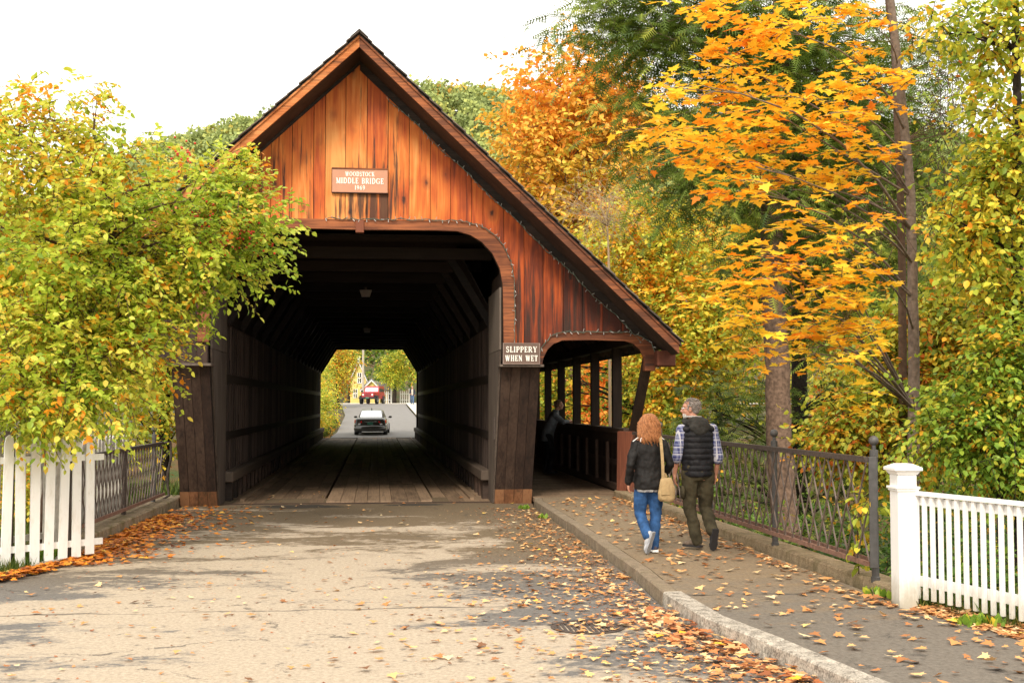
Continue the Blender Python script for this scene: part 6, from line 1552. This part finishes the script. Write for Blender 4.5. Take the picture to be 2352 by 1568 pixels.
mb = MB(); loftY(mb, [(0, xsec(.80, .34, .86, .1)), (.06, xsec(.86, .26, .93, .12)), (.35, xsec(.895, .22, .97, .12)), (1.0, xsec(.90, .2, .96, .12)), (2.4, xsec(.90, .2, .93, .12)), (3.5, xsec(.89, .2, .90, .14)), (4.2, xsec(.86, .22, .78, .14)), (4.5, xsec(.74, .3, .62, .1))])
body = mb.build('body', M_sp, sed, True, local=True, bevel=0)
mb = MB(); loftY(mb, [(.72, [(-.70, .9), (.70, .9), (.68, .97), (-.68, .97)]), (1.35, [(-.74, .9), (.74, .9), (.58, 1.36), (-.58, 1.36)]), (1.7, [(-.75, .9), (.75, .9), (.56, 1.42), (-.56, 1.42)]), (2.4, [(-.75, .9), (.75, .9), (.55, 1.41), (-.55, 1.41)]), (3.3, [(-.72, .88), (.72, .88), (.70, .93), (-.70, .93)])])
mb.build('cabin', M_sp, sed, True, local=True)
mb = MB(); mb.add([(-.61, .755, 1.005), (.61, .755, 1.005), (.53, 1.30, 1.352), (-.53, 1.30, 1.352)], [(0, 1, 2, 3)]); mb.build('rear_window', M_mirrorglass, sed, local=True)
for q in (-1, 1):
    mb = MB(); mb.add([(q * .742, 1.35, .99), (q * .745, 2.9, .98), (q * .60, 2.4, 1.36), (q * .60, 1.6, 1.36)], [(0, 1, 2, 3)]); mb.build('side_window', M_glassd, sed, local=True)
    mb = MB(); mb.hexa([(q * .46, -.015, .70), (q * .84, .03, .68), (q * .885, .2, .70), (q * .46, .1, .70)], [(q * .46, .0, .83), (q * .83, .05, .86), (q * .875, .2, .87), (q * .46, .1, .83)]); mb.build('tail_light', M_tail, sed, local=True, bevel=.01)
    mb = MB(); mb.hexa([(q * .55, -.02, .585), (q * .86, .02, .585), (q * .88, .15, .585), (q * .55, .08, .585)], [(q * .52, -.015, .675), (q * .86, .03, .66), (q * .88, .15, .66), (q * .52, .08, .675)]); mb.build('reflector', M_clear, sed, local=True)
    mb = MB(); mb.ball((q * .99, 2.75, 1.0), .10, .06, .07, 12, 8); mb.bar((q * .86, 2.75, .95), (q * .95, 2.75, .98), .04, .03); mb.build('mirror', M_sp, sed, True, local=True)
    wheel(sed, q * .80, .95, .325, .22, M_chrome); wheel(sed, q * .80, 3.65, .325, .22, M_chrome)
    mb = MB(); mb.tube([(q * .45, -.03, .28), (q * .45, .12, .28)], .035, 10); mb.build('exhaust', M_chrome, sed, local=True)
mb = MB(); mb.box(-.16, .16, -.03, -.012, .60, .73); mb.build('licence_plate', M_plate, sed, local=True)
mb = MB(); mb.box(-.34, .34, -.010, .03, .745, .775); mb.build('trunk_trim', M_chrome, sed, local=True)
mb = MB(); loftY(mb, [(-.06, xsec(.84, .27, .54, .08)), (.1, xsec(.895, .22, .56, .1)), (.3, xsec(.905, .22, .56, .1))]); mb.build('bumper', M_sp, sed, True, local=True)
mb = MB(); mb.bar((0, 1.55, 1.40), (0, 1.48, 1.50), .02, .05, (1, 0, 0)); mb.build('roof_antenna', M_sp, sed, local=True)
# red off-roader facing the bridge
jp = at(854, 925, 122)
jee = empty('off_road_vehicle', (jp.x - .25, 121.5, far_z(121.5) + .03), R(180 - 14), 'red boxy off-road vehicle with a black bumper, far beyond the tunnel facing the bridge', 'car')
M_red = carpaint('red_paint', (.42, .02, .03)); 
# local: front at +y
mb = MB(); loftY(mb, [(.45, xsec(.62, .68, 1.10, .06)), (.6, xsec(.66, .66, 1.16, .06)), (-.8, xsec(.74, .62, 1.20, .06))]); mb.build('hood', M_red, jee, local=True)
mb = MB(); loftY(mb, [(-.8, xsec(.78, .50, 1.18, .04)), (-3.2, xsec(.80, .50, 1.18, .04))]); mb.build('body', M_red, jee, local=True)
mb = MB(); mb.box(-.60, .60, .60, .64, .66, 1.10); gr = mb.build('grille', M_red, jee, local=True, bevel=.02)
mb = MB()
for i in range(7): mb.box(-.27 + .09 * i - .02, -.27 + .09 * i + .02, .641, .648, .74, 1.02)
mb.build('grille_slots', M_black, gr, local=True)
for q in (-1, 1):
    mb = MB(); mb.tube([(q * .46, .62, .92), (q * .46, .67, .92)], .09, 14); mb.build('headlight', M_clear, jee, local=True)
    mb = MB(); loftY(mb, [(.55, [(q * .62, .78), (q * .90, .74), (q * .90, .80), (q * .62, .86)]), (-.55, [(q * .62, .78), (q * .92, .74), (q * .92, .80), (q * .62, .86)])]); mb.build('fender', M_black, jee, local=True)
    mb = MB(); mb.box(q * .99 - .1, q * .99 + .1, -.95, -.90, 1.2, 1.38); mb.build('mirror', M_black, jee, local=True, bevel=.02)
    mb = MB(); mb.add([(q * .762, -1.0, 1.22), (q * .762, -3.1, 1.22), (q * .705, -3.0, 1.70), (q * .705, -1.3, 1.70)], [(0, 1, 2, 3)]); mb.build('side_window', M_glassd, jee, local=True)
    for y in (.05, -2.6): wheel(jee, q * .78, y, .40, .26, M_chrome)
mb = MB(); mb.box(-.88, .88, .66, .84, .52, .70); mb.build('bumper', M_black, jee, local=True, bevel=.03)
mb = MB(); mb.box(-.16, .16, .842, .85, .54, .68); mb.build('licence_plate', M_plate, jee, local=True)
mb = MB(); loftY(mb, [(-.82, [(-.76, 1.18), (.76, 1.18), (.76, 1.2), (-.76, 1.2)]), (-1.15, [(-.76, 1.18), (.76, 1.18), (.70, 1.78), (-.70, 1.78)]), (-3.2, [(-.76, 1.18), (.76, 1.18), (.70, 1.80), (-.70, 1.80)])]); mb.build('cabin', M_red, jee, local=True)
mb = MB(); mb.add([(-.66, -.845, 1.25), (.66, -.845, 1.25), (.62, -1.105, 1.70), (-.62, -1.105, 1.70)], [(0, 1, 2, 3)]); mb.build('windscreen', M_mirrorglass, jee, local=True)

# ================================================================== HOUSE, SHED, FENCE, POLE BEYOND THE CROSSING
M_yel = plain('yellow_clapboard', (.74, .58, .20), .7, 0, .06, 3); M_slate = plain('slate_roof', (.19, .185, .20), .8, 0, .2, 5)
def house(name, lab, x0, x1, y0, y1, ze, za, zb):
    cx = (x0 + x1) / 2; r_ = empty(name, (cx, y0, zb), 0, lab, 'house')
    mb = MB(); mb.prism([(x0, zb - .3), (x0, ze), (cx, za), (x1, ze), (x1, zb - .3)], y0, y1); mb.build('wall', M_yel, r_)
    mb = MB(); o = .28; sl = (za - ze) / (cx - x0)
    for s, xe in ((-1, x0), (1, x1)):
        mb.prism([(cx, za + .02), (xe + s * o, ze - sl * o + .02), (xe + s * o, ze - sl * o + .16), (cx, za + .18)], y0 - .3, y1 + .3)
    mb.build('roof', M_slate, r_)
    mb = MB()
    for s, xe in ((-1, x0), (1, x1)): mb.prism([(cx, za + .0), (xe + s * o, ze - sl * o), (xe + s * o, ze - sl * o - .16), (cx, za - .18)], y0 - .34, y0 - .22)
    mb.build('gable_trim', M_whitefresh, r_); return r_
def window(root, x, y, z, w_, h):
    mb = MB(); mb.box(x - w_ / 2, x + w_ / 2, y - .06, y - .01, z, z + h); f = mb.build('window', M_whitefresh, root)
    mb = MB()
    for i in range(2):
        for j in range(2): mb.box(x - w_ / 2 + .08 + i * (w_ / 2 - .05), x - .06 + i * (w_ / 2 - .02), y - .07, y - .062, z + .08 + j * h / 2, z + h / 2 - .04 + j * h / 2)
    mb.build('pane', M_glassd, f)
Z2 = 1.8
h1 = house('house', 'tall yellow house gable left of the red vehicle beyond the tunnel', -2.75, -1.0, 136, 144, 4.5, 6.5, Z2); window(h1, -1.75, 136, 4.0, .5, 1.2); window(h1, -2.2, 136, 2.4, .5, 1.0)
mb = MB(); mb.box(-2.0, -1.75, 138, 138.3, 6.3, 7.1); mb.build('chimney', M_whitefresh, h1)
h2 = house('shed', 'small yellow shed with a grey roof behind the red vehicle', -1.35, .5, 131.5, 138, 3.45, 4.35, Z2)
mb = MB(); mb.prism([(.52, Z2 - .2), (.52, 3.4), (1.4, 3.2), (1.4, Z2 - .2)], 132.5, 138); mb.build('side_wing', M_yel, h2)
mb = MB(); mb.prism([(-.2, 4.25), (1.1, 4.1), (1.65, 3.2), (.85, 3.22)], 132.0, 138.2); mb.build('wing_roof', M_slate, h2)
def farfence(x0, x1, y, lab):
    r_ = empty('picket_fence', (x0, y, Z2), 0, lab, 'fence'); x = x0
    while x < x1:
        mb = MB(); picket(mb, x, y, V((1, 0, 0)), V((0, 1, 0)), Z2, Z2 + 1.35, .12); mb.build('picket', M_whitefresh, r_); x += .22
    for z in (Z2 + .35, Z2 + 1.0):
        mb = MB(); mb.box(x0, x1, y + .03, y + .07, z, z + .08); mb.build('rail', M_whitefresh, r_)
    mb = MB(); mb.box(x1, x1 + .16, y - .05, y + .12, Z2, Z2 + 1.6); mb.build('post', M_whitefresh, r_, bevel=.02)
farfence(.95, 1.6, 130.5, 'short white picket fence beside the shed beyond the tunnel'); farfence(2.65, 3.5, 130.5, 'white picket fence right of the tree trunk beyond the tunnel')
M_pole = plain('pale_pole', (.42, .37, .31), .9)
up = empty('utility_pole', (-1.3, 131, Z2), 0, 'pale utility pole rising behind the red vehicle beyond the tunnel', 'pole')
mb = MB(); mb.tube([(-1.3, 131, Z2), (-1.32, 131, 10.5)], [.14, .11], 8); mb.build('pole', M_pole, up)
mb = MB(); mb.box(-2.1, -.5, 130.9, 131.0, 8.3, 8.42); mb.build('crossarm', M_barkg, up)
for k_, z in enumerate((8.5, 8.25)):
    w_ = empty('overhead_wire', (-1.3, 131, z), 0, ('upper' if k_ == 0 else 'lower') + ' pale overhead wire running right from the utility pole', 'wire')
    mb = MB(); mb.tube([(-3.2, 131, z + .22), (-1.3, 131, z), (3, 130.5, z - .32), (9, 130, z - .35), (25, 129, z + .3)], .03, 4); mb.build('wire', plain('pale_wire', (.62, .6, .56), .5), w_)
